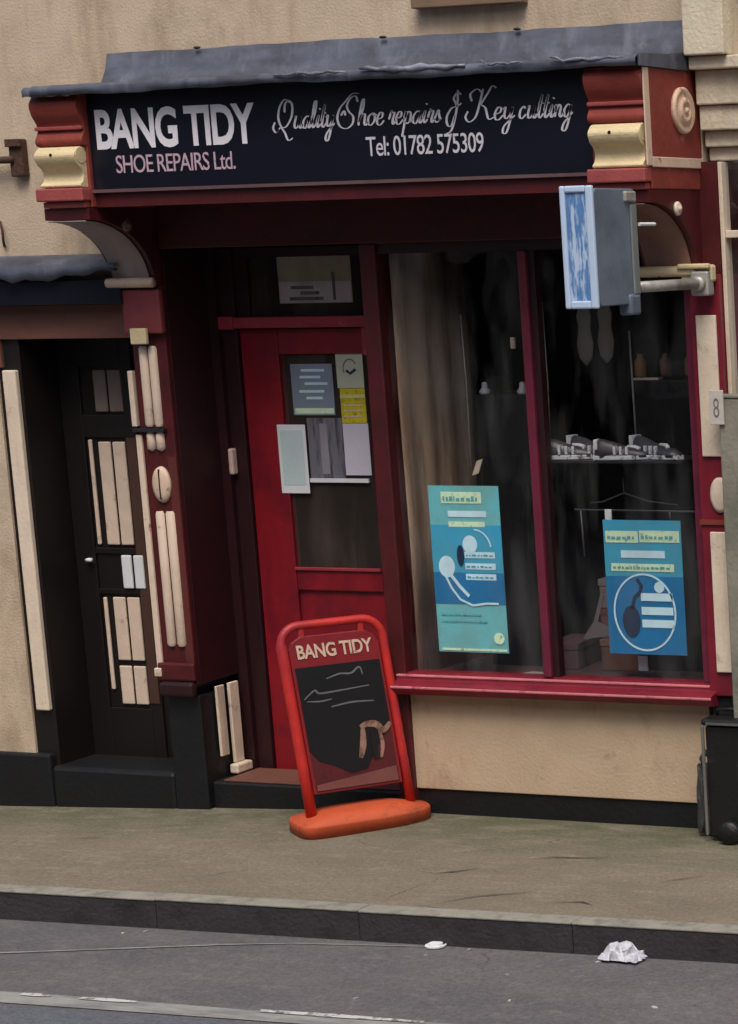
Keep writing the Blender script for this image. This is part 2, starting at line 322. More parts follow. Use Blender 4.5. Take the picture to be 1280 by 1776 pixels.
def text_mesh(name, body, m, parent, x, y, z, w, h, thick=.002, offset=0.0, spacing=1.0):
    """letters in the XZ plane facing -Y; fitted to width w and height h"""
    cu = bpy.data.curves.new(name, 'FONT'); cu.body = body; cu.size = 1; cu.extrude = .5; cu.offset = offset; cu.space_character = spacing
    cu.resolution_u = 4
    o = bpy.data.objects.new(name, cu); COL.objects.link(o)
    dg = bpy.context.evaluated_depsgraph_get(); dg.update()
    me = bpy.data.meshes.new_from_object(o.evaluated_get(dg)); bpy.data.objects.remove(o)
    xs = [v.co.x for v in me.vertices]; ys = [v.co.y for v in me.vertices]
    x0, x1, y0, y1 = min(xs), max(xs), min(ys), max(ys)
    for v in me.vertices:
        c = v.co.copy(); v.co = (x+(c.x-x0)/(x1-x0)*w, y-thick*(c.z+.5), z+(c.y-y0)/(y1-y0)*h)
    me.materials.clear(); me.materials.append(m); me.name = name
    ob = bpy.data.objects.new(name, me); COL.objects.link(ob)
    if parent is not None: ob.parent = parent
    return ob

# ================= SETTING =================
tag(B(-40, 40, -60, 30, -.32, -.12).build('road', MT['road']), kind='structure')
def kerb_y(x): return -1.53+.045*x
# pavement sheet with a gentle fall to the left along the wall
def sheet(name, m, yf0, yf1, z, nx=60, x0=-20, x1=20, sag=True, ny=6):
    b = MB(); g = []
    for i in range(nx+1):
        x = x0+(x1-x0)*i/nx; row = []
        for j in range(ny+1):
            y = yf0(x)+(yf1(x)-yf0(x))*j/ny
            zz = z
            if sag:
                t = min(1, max(0, (y-kerb_y(x))/1.4)); zz += -.036*min(2.5, max(0, .3-x))*t
            row.append(b.bm.verts.new((x, y, zz)))
        g.append(row)
    for i in range(nx):
        for j in range(ny): b.bm.faces.new((g[i][j], g[i+1][j], g[i+1][j+1], g[i][j+1]))
    return b.build(name, m)
tag(sheet('pavement', MT['pave'], lambda x: kerb_y(x)+.085, lambda x: 1.2, 0.0, nx=160), kind='structure')
kb = MB(); kf = MB()
for i in range(-22, 22):
    x0, x1 = i*.9+.3, i*.9+.3+.897
    d = random.uniform(-.0015, .0015)
    pts = [(x0, kerb_y(x0)), (x1, kerb_y(x1)), (x1, kerb_y(x1)+.09), (x0, kerb_y(x0)+.09)]
    kb.prism(pts, 'z', -.006+d, .004+d)
    pf = [(x0, kerb_y(x0)+.004), (x1, kerb_y(x1)+.004), (x1, kerb_y(x1)+.10), (x0, kerb_y(x0)+.10)]
    kf.prism(pf, 'z', -.125, -.006+d)
tag(kb.build('kerb_top', MT['kerb'], bevel=.004), kind='structure')
tag(kf.build('kerb', MT['kerb_face'], bevel=.003), kind='structure')
# far side of the street (behind the camera; seen only in reflections)
tag(B(-30, 40, -16, -13.2, -.2, 0.0).build('far_pavement', MT['pave']), kind='structure')
# markings, each a 4 mm sheet
def strip(name, m, pts0, pts1, z):
    b = MB(); a = [b.bm.verts.new((*p, z)) for p in pts0]; c = [b.bm.verts.new((*p, z)) for p in pts1]
    for i in range(len(a)-1): b.bm.faces.new((a[i], a[i+1], c[i+1], c[i]))
    return tag(b.build(name, m), kind='structure')
xs = [-12+.5*i for i in range(60)]
ln = lambda x: -2.40+.045*x
strip('road_edge_line', MT['paleline'], [(x, ln(x)-.075) for x in xs], [(x, ln(x)+.03+.012*math.sin(x*3)) for x in xs], -.116)
strip('dark_road_lane', MT['road_dark'], [(x, ln(x)-6.5) for x in xs], [(x, ln(x)-.10) for x in xs], -.116)
for k, (x0, x1) in enumerate([(.38, .50), (.63, .86), (1.36, 2.0), (-.5, -.2), (2.3, 2.7)]):
    strip('worn_line_dash', MT['white2'], [(x0, ln(x0)+.005), ((x0+x1)/2, ln((x0+x1)/2)+.0), (x1, ln(x1)+.008)], [(x0, ln(x0)+.028), ((x0+x1)/2, ln((x0+x1)/2)+.034), (x1, ln(x1)+.024)], -.112)
strip('road_seam', MT['paleline'], [(-.9, -2.24), (-.08, -1.955), (.71, -1.655), (.96, -1.575), (1.5, -1.49)], [(-.9, -2.225), (-.08, -1.94), (.71, -1.642), (.96, -1.567), (1.5, -1.482)], -.116)
# cracks in the pavement asphalt
dkcr = mat('dark_crack', srgb(70, 63, 55), .95, .2, 8, None, bump=0)
for pts, wd in (([(1.19, -.915), (1.26, -.88), (1.33, -.81)], .016), ([(1.45, -1.32), (1.52, -1.22), (1.60, -1.16), (1.75, -1.08)], .010), ([(1.46, -.63), (1.55, -.58), (1.64, -.57), (1.78, -.53)], .010), ([(2.16, -.84), (2.22, -.78), (2.30, -.71)], .010), ([(-.78, -.70), (-.72, -.66), (-.66, -.62)], .010), ([(.76, -1.34), (.86, -1.30)], .01), ([(1.9, -1.2), (2.0, -1.17), (2.06, -1.2)], .012)):
    zc = [.0045-.036*max(0, .3-p[0])*min(1, (p[1]-kerb_y(p[0]))/1.4) for p in pts]
    b = MB(); n_ = len(pts); a = []; c = []
    for i, p in enumerate(pts):
        h = wd*(.5 if 0 < i < n_-1 else .12)
        a.append(b.bm.verts.new((p[0], p[1]-h, zc[i]))); c.append(b.bm.verts.new((p[0], p[1]+h, zc[i])))
    for i in range(n_-1): b.bm.faces.new((a[i], a[i+1], c[i+1], c[i]))
    tag(b.build('pavement_crack', dkcr), kind='structure')

# ================= THE SHOP'S BUILDING =================
bd = thing('shop_building', 'beige rendered building behind and above the crimson shopfront', 'building', (.3, .2, 0))
def P(mb, name, m, par=None, **k):
    par = par or bd
    o = mb.build(name, m, par, **k)
    # keep world coordinates: the mesh is built in world space
    root = par
    off = Vector((0, 0, 0))
    while root is not None: off += root.location; root = root.parent
    o.location = -off
    return o
wl = MB()
wl.box(-6, 2.10, 0, .30, 2.80, 6.5)        # above the shopfront
wl.box(-6, -.57, 0, .30, 2.285, 2.80)
wl.box(-6, -1.525, -.012, .30, .19, 2.285)
P(wl, 'wall', MT['stucco'])
P(B(-6, -1.49, -.02, .3, 2.0, 2.13), 'pier_capital', MT['brown'], bevel=.006)
P(B(-6, -1.43, -.035, .30, -.2, .19), 'plinth', MT['plinth'], bevel=.012)
P(B(.53, 2.00, .0, .25, .115, .55), 'stall_riser', MT['riser'], bevel=.004)
P(B(.50, 2.06, .012, .25, -.2, .113), 'stall_riser_base', MT['plinth'])
P(B(.82, 1.34, -.06, .0, 3.478, 3.53), 'upper_window_sill', mat('shadowed_stone_sill', srgb(120, 98, 78), .85, .15), bevel=.004)  # beige sill; its shadow is put into the darker brown
# hood over the side entrance
hd = P(B(-6, -.735, -.10, -.002, 2.285, 2.39), 'entrance_hood', MT['sign'], bevel=.003)
lb = MB(); k = 46; top = []; 
prev = None
for i in range(k+1):
    x = -6+(5.26)*i/k if i < 10 else -1.9+(1.17)*(i-10)/(k-10)
    wv = .006*math.sin(x*17)+.008*math.sin(x*31+1)+.004*math.sin(x*60)
    rise = .035 if x > -.86 else (.03*max(0, (x+1.02)/.16))
    cols = [lb.bm.verts.new((x, -.004, 2.505)), lb.bm.verts.new((x, -.06, 2.49+wv*.2)), lb.bm.verts.new((x, -.125+wv*.3, 2.455)), lb.bm.verts.new((x, -.135+wv*.5, 2.398+wv+rise)), lb.bm.verts.new((x, -.120+wv*.5, 2.395+wv+rise)), lb.bm.verts.new((x, -.106, 2.44))]
    if prev:
        for j in range(5): lb.bm.faces.new((prev[j], prev[j+1], cols[j+1], cols[j]))
    prev = cols
lf = P(lb, 'lead_flashing', MT['lead'], hd, smooth=True)
lf.location = (0, 0, 0)
P(B(-1.54, -.735, -.02, .05, 2.13, 2.283), 'lintel', MT['brown'], bevel=.003)
# doorway trims and reveals
P(B(-1.487, -1.413, -.028, .0, .40, 1.99), 'jamb_strip', MT['cream'], bevel=.006)
P(B(-1.524, -1.40, .0, .28, -.1, 2.13), 'reveal', MT['dk_brown'])
P(B(-1.429, -.737, -.034, .30, -.2, .135), 'doorstep', MT['plinth'], bevel=.02)
P(B(-1.40, -.57, .30, 1.2, -.2, 2.28), 'hallway_back', MT['int'])

sd = thing('side_door', 'dark brown side door with pale vertical mouldings in the recess left of the shopfront', 'door', (-1.06, .27, .11))
P(B(-1.398, -.60, .25, .299, .112, 2.125), 'leaf', MT['dk_brown'], sd)
for x0_, x1_ in ((-1.398, -1.285), (-1.048, -.985), (-.72, -.602)): P(B(x0_, x1_, .236, .2495, .1125, 2.12), 'door_stile', MT['dk_brown'], sd, bevel=.003)
for z0_, z1_ in ((.1125, .37), (.92, .945), (1.112, 1.14), (1.66, 1.765), (1.99, 2.12)): P(B(-1.284, -1.0485, .2365, .2495, z0_, z1_), 'door_rail', MT['dk_brown'], sd, bevel=.003)
def mould(x0, x1, z0, z1, name='panel_moulding', m=MT['reed'], y=.25):
    P(B(x0, x1, y-.014, y-.0015, z0, z1), name, m or MT['cream'], sd, bevel=.005)
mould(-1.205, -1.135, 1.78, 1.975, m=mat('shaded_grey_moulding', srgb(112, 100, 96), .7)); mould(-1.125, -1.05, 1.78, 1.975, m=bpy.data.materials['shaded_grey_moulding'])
for z0, z1 in ((1.155, 1.64), (.602, .905), (.39, .575)):
    mould(-1.210, -1.142, z0, z1); mould(-1.130, -1.062, z0, z1)
mould(-1.266, -1.246, 1.155, 1.65); mould(-1.266, -1.246, .458, .903)
mould(-1.13, -1.075, .95, 1.108, 'letter_plate', MT['white'], .236); mould(-1.062, -1.008, .95, 1.108, 'letter_plate', MT['white'], .236)
P(B(-1.044, -.99, .228, .2355, .4, 1.66), 'brown_strip', mat('mid_brown_strip', srgb(70, 46, 38), .6), sd)
hb = MB(); hb.tube([(-1.318, .248, 1.082), (-1.318, .215, 1.082), (-1.285, .208, 1.085)], .009)
P(hb, 'handle', MT['white'], sd, smooth=True)

# ================= SHOPFRONT =================
sf = thing('shopfront', 'crimson painted shopfront with black name board, corbels, door and two-pane window', 'shopfront', (.7, 0, 0))
def Q(mb, name, m, par=None, **k): return P(mb, name, m, par or sf, **k)
FY = -.42
# frieze, soffit and fascia
Q(B(-.55, 2.05, -.05, .0, 2.52, 2.80), 'frieze', MT['maroon'], bevel=.003)
Q(B(-.53, 2.03, FY+.03, -.001, 2.803, 2.83), 'soffit', MT['frame_dark'])
fb = Q(B(-.575, 1.86, FY, FY+.03, 2.775, 3.175), 'fascia_board', MT['sign'])
Q(B(-.575, 1.86, FY-.014, FY+.02, 2.760, 2.7735), 'fascia_trim', mat('grey_brown_trim', srgb(92, 70, 72), .6), fb).location = (0, 0, 0)
Q(B(-.56, 1.86, FY+.005, FY+.028, 2.700, 2.758), 'lower_fascia_rail', MT['maroon'])
LY = FY-.001
def L(o): o.location = Vector((0, 0, 0))-Vector(sf.location); return o
L(text_mesh('shop_name_lettering', 'BANG TIDY', MT['letter'], fb, -.522, LY, 2.937, .795, .168, offset=.028, spacing=.93)).location = -Vector(sf.location)-Vector(fb.location)
L(text_mesh('trade_lettering', 'SHOE REPAIRS Ltd.', MT['letter_dim'], fb, -.435, LY, 2.838, .595, .074, offset=.002, spacing=.9)).location = -Vector(sf.location)-Vector(fb.location)
L(text_mesh('phone_lettering', 'Tel: 01782 575309', MT['letter_script'], fb, .795, LY, 2.868, .545, .078, offset=.004, spacing=.92)).location = -Vector(sf.location)-Vector(fb.location)

def catmull(p, n=9):
    out = []
    p = [p[0]]+list(p)+[p[-1]]
    for i in range(1, len(p)-2):
        a, b, c, d = p[i-1], p[i], p[i+1], p[i+2]
        for j in range(n):
            t = j/n
            out.append(tuple(.5*((2*b[k])+(-a[k]+c[k])*t+(2*a[k]-5*b[k]+4*c[k]-d[k])*t*t+(-a[k]+3*b[k]-3*c[k]+d[k])*t**3) for k in (0, 1)))
    out.append(p[-2]); return out
# pen strokes: x advances in x-heights, baseline 0, x-height 1
G = {
 'Q': (2.3, [[(1.5,2.2),(.8,2.5),(.2,1.9),(.1,1.0),(.6,.2),(1.3,.2),(1.9,1.0),(1.9,1.9),(1.4,2.4),(.9,2.1),(.9,1.4)],[(.0,-.3),(.5,.1),(1.1,-.3),(1.7,-1.0),(2.3,-.8)],[(-.3,.6),(-.5,.1),(-.1,-.3),(.3,0)]]),
 'S': (2.1, [[(1.9,2.0),(1.6,2.5),(1.0,2.3),(.7,1.7),(1.0,1.2),(1.5,.8),(1.5,.2),(.9,-.2),(.1,0),(-.3,.7),(-.1,1.5),(.5,2.1),(1.2,2.7),(2.0,2.7)],[(.1,.9),(.4,1.3),(.6,.9)]]),
 'K': (2.3, [[(.0,1.6),(-.2,2.2),(.4,2.6),(.9,2.3)],[(1.0,2.6),(.8,1.4),(.5,.3),(-.1,-.1),(-.5,.3),(-.3,.8)],[(2.3,2.6),(1.9,2.8),(1.5,2.2),(.9,1.3)],[(.9,1.3),(1.4,1.0),(1.8,.1),(2.3,.2)]]),
 '&': (2.2, [[(1.9,2.2),(1.4,2.4),(1.0,1.9),(1.4,1.3),(.8,1.1),(.3,.4),(.5,-.3),(1.0,-.3),(1.3,.5)],[(1.4,2.6),(1.5,1.3),(1.1,-.6),(.4,-1.0)],[(1.5,1.2),(2.0,1.5)]]),
 'u': (1.2, [[(.08,.9),(.22,1),(.1,.3),(.3,0),(.7,.3),(.85,1)],[(.85,1),(.75,.2),(1.0,0),(1.2,.35)]]),
 'a': (1.1, [[(.85,.9),(.5,1),(.1,.6),(.1,.1),(.45,0),(.8,.6),(.9,1)],[(.9,1),(.78,.2),(.95,0),(1.15,.3)]]),
 'l': (.7, [[(.1,.3),(.5,1.4),(.55,2.2),(.3,2.1),(.2,1.2),(.2,.3),(.4,0),(.75,.35)]]),
 'i': (.6, [[(.05,.4),(.3,1),(.2,.3),(.35,0),(.65,.3)],[(.38,1.5),(.42,1.62)]]),
 't': (.75, [[(.1,.5),(.45,1.9),(.3,.9),(.25,.2),(.45,0),(.8,.35)],[(.05,1.15),(.75,1.2)]]),
 'y': (1.15, [[(0,.8),(.2,1),(.15,.3),(.4,.05),(.8,.5),(.9,1)],[(.9,1),(.75,-.2),(.5,-1.1),(.15,-1.1),(.2,-.6),(.7,-.1),(1.2,.3)]]),
 'h': (1.1, [[(.1,.3),(.5,1.5),(.5,2.2),(.3,2.0),(.15,1),(.1,0)],[(.1,.3),(.4,.9),(.75,.9),(.75,.2),(.95,0),(1.15,.3)]]),
 'o': (1.0, [[(.5,1),(.1,.7),(.1,.15),(.45,0),(.8,.4),(.75,.9),(.5,1),(.7,.8),(1.05,.85)]]),
 'e': (.9, [[(.1,.45),(.6,.6),(.65,.95),(.35,1),(.1,.5),(.2,.05),(.55,0),(.9,.35)]]),
 'r': (.8, [[(.05,.4),(.3,1.1),(.35,.95),(.65,.95),(.5,.3),(.6,0),(.85,.3)]]),
 'p': (1.1, [[(.1,.4),(.3,1),(.2,0),(.05,-1.1)],[(.2,.5),(.55,1),(.85,.8),(.8,.2),(.45,0),(.25,.2)],[(.8,.1),(1.15,.35)]]),
 's': (.8, [[(.0,.2),(.4,1),(.5,.7),(.65,.25),(.35,0),(.1,.15)],[(.55,.1),(.85,.35)]]),
 'c': (1.0, [[(.7,.8),(.5,1),(.15,.7),(.1,.2),(.4,0),(.85,.35)]]),
 'n': (1.15, [[(.05,.7),(.2,1),(.15,0)],[(.15,.4),(.5,1),(.78,.8),(.7,.2),(.9,0),(1.2,.35)]]),
 'g': (1.05, [[(.8,.9),(.45,1),(.1,.6),(.15,.1),(.45,0),(.8,.5),(.85,1)],[(.85,1),(.75,-.3),(.45,-1.1),(.05,-1.05),(.2,-.5),(.7,-.05),(1.15,.35)]]),
}
def script(word, x0, x1, z0, h, mb, y, wmin=.0032, wmax=.0100, slant=.18):
    adv = sum(G[c][0] for c in word); sx = (x1-x0)/adv; x = 0
    for c in word:
        a, st = G[c]
        for s_ in st:
            pl = catmull(s_, 7)
            pl = [(x0+(x+p[0])*sx+slant*p[1]*h, z0+p[1]*h) for p in pl]
            ws = []
            for i in range(len(pl)):
                p0, p1 = pl[max(0, i-1)], pl[min(len(pl)-1, i+1)]
                dx, dz = p1[0]-p0[0], p1[1]-p0[1]; Ln = math.hypot(dx, dz) or 1
                d = abs(dz)/Ln
                ws.append(wmin+(wmax-wmin)*d**2)
            ws[0] *= .5; ws[-1] *= .5
            mb.ribbon(pl, ws, y, .0015)
        x += a
sm = MB()
for wd, a, b_ in (('Quality', .375, .650), ('Shoe', .675, .885), ('repairs', .905, 1.150), ('&', 1.165, 1.245), ('Key', 1.285, 1.485), ('cutting', 1.505, 1.742)):
    script(wd, a, b_, 2.992, .047, sm, LY)
Q(sm, 'script_lettering', MT['letter_script'], fb).location = (0, 0, 0)

# cornice shelf and lead flashing above
cs = Q(B(-.80, 2.090, -.50, -.001, 3.178, 3.196), 'cornice_shelf', MT['black'], bevel=.004)
def wave(x): return .004*math.sin(x*4)+.003*math.sin(x*13+2)+.0015*math.sin(x*37)
lb = MB(); prev = None; k = 90
for i in range(k+1):
    x = -.755+(2.845)*i/k
    wv = wave(x); end = 1-min(1, (x+.755)/.03)
    cols = [lb.bm.verts.new(p) for p in ((x, -.003, 3.37+wv*.6), (x, -.018, 3.372+wv*.6), (x, -.035+wv*.3, 3.30), (x, -.075+wv*.5, 3.235), (x, -.30, 3.216+wv*.3), (x, -.505-.006*math.sin(x*13), 3.208+wv*.35), (x, -.520-.01*math.sin(x*7), 3.196+wv*.3), (x, -.521-.01*math.sin(x*7), 3.172+wv*.8), (x, -.508, 3.166+wv*.8))]
    if prev:
        for j in range(len(cols)-1): lb.bm.faces.new((prev[j], prev[j+1], cols[j+1], cols[j]))
    prev = cols
Q(lb, 'lead_flashing', MT['lead'], cs, smooth=True).location = (0, 0, 0)
# side return of the lead at the right-hand end
Q(MB().prism([(-.512, 3.168), (-.512, 3.214), (-.30, 3.222), (-.08, 3.245), (-.040, 3.30), (-.022, 3.37), (.0, 3.37), (.0, 3.168)], 'x', 2.092, 2.1055), 'lead_end_dressing', MT['lead'], cs).location = (0, 0, 0)
# lumpy dressed lead edge and tail shelf at left
for x0, x1, r0 in ((.45, .80, .007), (.86, 1.34, .013), (1.40, 1.60, .005), (1.72, 2.06, .007)):
    pts = [(x0+(x1-x0)*t/12, -.526, 3.200+.003*math.sin(t*1.3+x0*5)+.002*math.sin(t*3)+(.012 if x0 > .8 and t < 2 else 0)) for t in range(13)]
    rr = [r0*(.35+.65*math.sin(math.pi*(t+.5)/13))*(1+.3*math.sin(t*2.1)) for t in range(13)]
    Q(MB().tube(pts, rr, 8), 'lead_roll', MT['lead_edge'], cs, smooth=True).location = (0, 0, 0)
for x, y, z in ((-.27, -.03, 3.372), (1.30, -.03, 3.374), (.66, -.03, 3.372), (-.12, -.10, 3.236)):
    Q(MB().lathe([(.016, 0), (.018, -.006), (.008, -.010), (.001, -.011)], (x, y, z), 'y', 12, sz=.35), 'fixing', MT['black'], cs).location = (0, 0, 0)
lp = MB(); prev = None
for i in range(21):
    x = -.80+.24*i/20; d = .003*math.sin(i*.9)-.004
    cols = [lp.bm.verts.new(p) for p in ((x, -.05, 3.203+d*.4), (x, -.51, 3.203+d*.5), (x, -.525, 3.19+d), (x, -.521, 3.165+d))]
    if prev:
        for j in range(3): lp.bm.faces.new((prev[j], prev[j+1], cols[j+1], cols[j]))
    prev = cols
Q(lp, 'lead_lip', MT['lead'], cs, smooth=True).location = (0, 0, 0)

# corbels (consoles)
def console(x0, x1, left):
    cx = (x0+x1)/2
    body = MB().prism([(0, 3.172), (-.470, 3.172)]+catmull([(-.474, 3.16), (-.492, 3.13), (-.480, 3.085), (-.456, 3.05), (-.452, 3.02), (-.472, 2.985), (-.466, 2.962), (-.440, 2.955)], 4)+[(-.440, 2.70), (0, 2.70)], 'x', x0, x1)
    c = Q(body, 'corbel', MT['rust_red'], bevel=.006)
    def s(mb, nm, m, **k):
        o = Q(mb, nm, m, c, **k); o.location = (0, 0, 0); return o
    # cap block at head
    s(B(x0+.0, x1+.0, -.468, -.446, 3.024, 3.040), 'fillet', MT['corbel_pink'], bevel=.004)
    # yellowed scroll: wavy S face
    sc = []
    zz = [2.955, 2.94, 2.92, 2.90, 2.88, 2.86, 2.84, 2.82, 2.80, 2.785]
    yy = [-.452, -.500, -.512, -.500, -.478, -.468, -.470, -.482, -.494, -.490]
    prof = [(-.439, 2.953)]+catmull([(-.458, 2.952), (-.492, 2.943), (-.514, 2.918), (-.502, 2.885), (-.474, 2.862), (-.462, 2.838), (-.470, 2.812), (-.488, 2.797), (-.486, 2.786)], 4)+[(-.439, 2.784)]
    s(MB().prism(prof, 'x', x0+.022, x1-.012), 'scroll', MT['yellow_cream'], bevel=.004)
    s(MB().tube([(x0+.022, -.470, 2.918), (x1-.010, -.470, 2.918)], .036, 16), 'scroll_roll', MT['yellow_cream'], bevel=.003)
    s(MB().lathe([(.007, 0), (.007, -.004)], ((x0+x1)/2-.01, -.5115, 2.92), 'y', 10), 'nail_hole', MT['dk_brown'])
    s(B(x0, x1+.0, -.500, -.441, 2.728, 2.782), 'bed_moulding', MT['corbel_pink'], bevel=.006)
    s(B(x0+.015, x1-.01, -.475, -.441, 2.700, 2.726), 'bed_fillet', MT['corbel_pink'], bevel=.004)
    # coved neck below
    arc = [(-.07+(-.39)+.39*math.cos(t*math.pi/2/14), 2.36+.29*math.sin(t*math.pi/2/14)) for t in range(15)]
    poly = arc+[(-.46, 2.699), (-.001, 2.699), (-.001, 2.36)]
    s(MB().prism(poly, 'x', x0+.005, x1-.004), 'neck', MT['maroon'])
    b = MB(); pa = None
    for y, z in arc:
        o_ = Vector((-.46-y, 2.36-z)); o_ = o_.normalized()*.006 if o_.length > 0 else o_
        col = [b.bm.verts.new((x0+.02, y+o_.x, z+o_.y)), b.bm.verts.new((x1-.03, y+o_.x, z+o_.y))]
        if pa: b.bm.faces.new((pa[0], pa[1], col[1], col[0]))
        pa = col
    fc = s(b, 'cove_facing', mat('weathered_cove_paint', srgb(150, 138, 134) if left else srgb(122, 90, 78), .6, .15, 8), smooth=True)
    m_ = fc.modifiers.new('solid', 'SOLIDIFY'); m_.thickness = .004; m_.offset = 0
    # foot curl
    s(MB().tube([(x0+.0, -.095, 2.375), (x1, -.095, 2.375)], .022, 10), 'foot_curl', MT['cream_pink'] if left else MT['yellow_cream'], smooth=True)
    # turned buttons on the right cheek
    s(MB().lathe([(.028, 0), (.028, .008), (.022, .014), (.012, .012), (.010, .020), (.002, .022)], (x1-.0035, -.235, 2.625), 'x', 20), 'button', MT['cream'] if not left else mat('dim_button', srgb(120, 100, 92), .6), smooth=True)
    return c, s
Q(B(2.034, 2.166, -.02, .25, 2.362, 2.812), 'end_board', MT['maroon'])
cL, sL = console(-.800, -.560, True)
cR, sR = console(1.835, 2.09, False)
# panel with rosette on the right corbel's cheek
sR(B(2.091, 2.098, -.485, -.440, 2.790, 3.165), 'cheek_stile', MT['cream_pink'], bevel=.003)
sR(B(2.091, 2.098, -.439, .04, 2.785, 2.825), 'cheek_rail', MT['cream_pink'], bevel=.003)
sR(B(2.0905, 2.0945, -.439, .04, 2.826, 3.165), 'cheek_panel', MT['rust_red'])
ros = sR(MB().lathe([(.092, 0), (.092, .012), (.082, .020), (.070, .012), (.056, .012), (.048, .024), (.030, .028), (.026, .018), (.014, .018), (.010, .030), (.001, .032)], (2.0945, -.165, 3.01), 'x', 36), 'rosette', mat('rosette_cream', srgb(206, 174, 150), .6, .12, 20, srgb(150, 106, 88), (.55, .65), 30), smooth=True)

# pilasters
def pil_part(par, mb, nm, m, **k): o = Q(mb, nm, m, par, **k); o.location = (0, 0, 0); return o
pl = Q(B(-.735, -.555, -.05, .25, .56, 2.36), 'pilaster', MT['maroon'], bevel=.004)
a = lambda mb, nm, m, **k: pil_part(pl, mb, nm, m, **k)
a(B(-.745, -.545, -.085, -.052, 2.15, 2.345), 'capital', mat('dusky_red_capital', srgb(116, 48, 52), .6, .2), bevel=.008)
a(B(-.70, -.615, -.106, -.087, 2.105, 2.175), 'cap_tab', MT['yellow_cream'], bevel=.004)
def flute(x0, x1, z0, z1, point=None, m=None):
    b = MB()
    n_ = 8; cx = (x0+x1)/2; h = (x1-x0)/2; pv = None
    rows = [z0, z0+.012, z1-.012, z1]
    for ri, z in enumerate(rows):
        sc_ = .7 if ri in (0, 3) else 1
        if point and ri == 0: sc_ = .15
        row = [b.bm.verts.new((cx+h*sc_*math.cos(math.pi-math.pi*j/n_), -.0515-.018*sc_*math.sin(math.pi*j/n_), z)) for j in range(n_+1)]
        if pv:
            for j in range(n_): b.bm.faces.new((pv[j], pv[j+1], row[j+1], row[j]))
        pv = row
    a(b, 'reed', m or MT['reed'], smooth=True)
flute(-.700, -.657, 1.735, 2.095); flute(-.650, -.607, 1.735, 2.095)
flute(-.700, -.657, 1.625, 1.712, True); flute(-.650, -.607, 1.625, 1.712, True)
flute(-.690, -.645, .735, 1.355); flute(-.636, -.590, .735, 1.355)
a(B(-.752, -.722, -.066, -.0505, .63, 1.70), 'edge_fillet', MT['reed'], bevel=.004)
a(B(-.775, -.748, -.055, -.03, 1.735, 1.985), 'edge_fillet', MT['reed'], bevel=.004)
a(B(-.755, -.59, -.078, -.0505, 1.714, 1.728), 'dark_band', MT['black'])
a(MB().lathe([(.052, 0), (.050, -.012), (.035, -.020), (.002, -.022)], (-.640, -.051, 1.475), 'y', 28, sx=.95, sz=1.6), 'roundel', MT['cream_pink'], smooth=True)
a(B(-.6435, -.6375, -.0745, -.068, 1.41, 1.545), 'roundel_groove', MT['dk_brown'])
a(B(-.600, -.556, -.052, -.0505, .6, 1.6), 'side_border', mat('brown_red_border', srgb(86, 34, 30), .6, .2))
a(B(-.745, -.545, -.075, -.051, .575, .66), 'base_moulding', MT['maroon'], bevel=.01)
a(B(-.735, -.55, -.090, -.051, .505, .573), 'base_torus', MT['frame_dark'], bevel=.015)
a(B(-.735, -.557, -.035, .25, -.12, .504), 'plinth_block', MT['plinth'], bevel=.006)
a(B(-.757, -.72, -.082, -.067, .595, .635), 'fillet_foot', MT['cream'], bevel=.004)

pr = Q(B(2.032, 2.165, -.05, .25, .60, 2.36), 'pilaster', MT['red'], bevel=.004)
a2 = lambda mb, nm, m, **k: pil_part(pr, mb, nm, m, **k)
a2(B(2.060, 2.150, -.066, -.0515, 1.615, 2.195), 'upper_panel', MT['cream'], bevel=.004)
a2(B(2.076, 2.165, -.066, -.0515, .705, 1.300), 'lower_panel', MT['cream'], bevel=.004)
a2(MB().lathe([(.046, 0), (.046, -.010), (.036, -.016), (.002, -.018)], (2.128, -.051, 1.455), 'y', 28, sx=.95, sz=1.6), 'roundel', MT['cream'], smooth=True)
a2(B(2.02, 2.16, -.10, -.051, 2.33, 2.40), 'capital', MT['yellow_cream'], bevel=.01)
a2(B(2.02, 2.16, -.13, -.101, 2.385, 2.405), 'capital_lip', MT['yellow_cream'], bevel=.006)
a2(B(2.03, 2.16, -.06, -.0505, 1.33, 1.35), 'band', MT['rust_red'])
a2(B(2.03, 2.30, -.03, .25, -.1, .598), 'plinth_block', MT['plinth'], bevel=.006)

# shop window
WY = .0
wn = Q(B(.53, 2.032, -.01, .07, .60, .645), 'shop_window', MT['red'], bevel=.003)   # bottom rail
a3 = lambda mb, nm, m, **k: pil_part(wn, mb, nm, m, **k)
a3(B(.455, .535, -.025, .10, -.05, 2.52), 'corner_post', MT['maroon'], bevel=.006)  # shade on the post painted in as darker maroon
a3(B(.537, 2.03, -.01, .06, 2.475, 2.519), 'top_rail', MT['frame_dark'])
a3(B(1.985, 2.031, -.01, .06, .6455, 2.4745), 'side_stile', MT['purple'], bevel=.003)
a3(B(1.222, 1.262, -.022, .045, .6455, 2.4745), 'mullion', MT['purple'], bevel=.006)
a3(B(1.264, 1.292, .0, .045, .6455, 2.4745), 'mullion_rebate', MT['frame_dark'])
a3(B(.537, 1.2215, .028, .034, .6455, 2.4745), 'pane', MT['glass'])
a3(B(1.2925, 1.9845, .028, .034, .6455, 2.4745), 'pane', MT['glass'])
sl_ = Q(MB().prism([(-.10, .604), (-.10, .585), (-.085, .560), (-.03, .552), (-.001, .552), (-.001, .642), (-.045, .636), (-.05, .618)], 'x', .50, 2.06), 'window_sill', MT['red'], bevel=.003)
pil_part(sl_, B(.50, 2.06, -.104, -.09, .588, .600), 'sill_nosing', MT['edge_pink'], bevel=.004)
pil_part(sl_, B(.50, 2.03, -.050, -.03, .632, .642), 'sill_bead', MT['edge_pink'], bevel=.003)

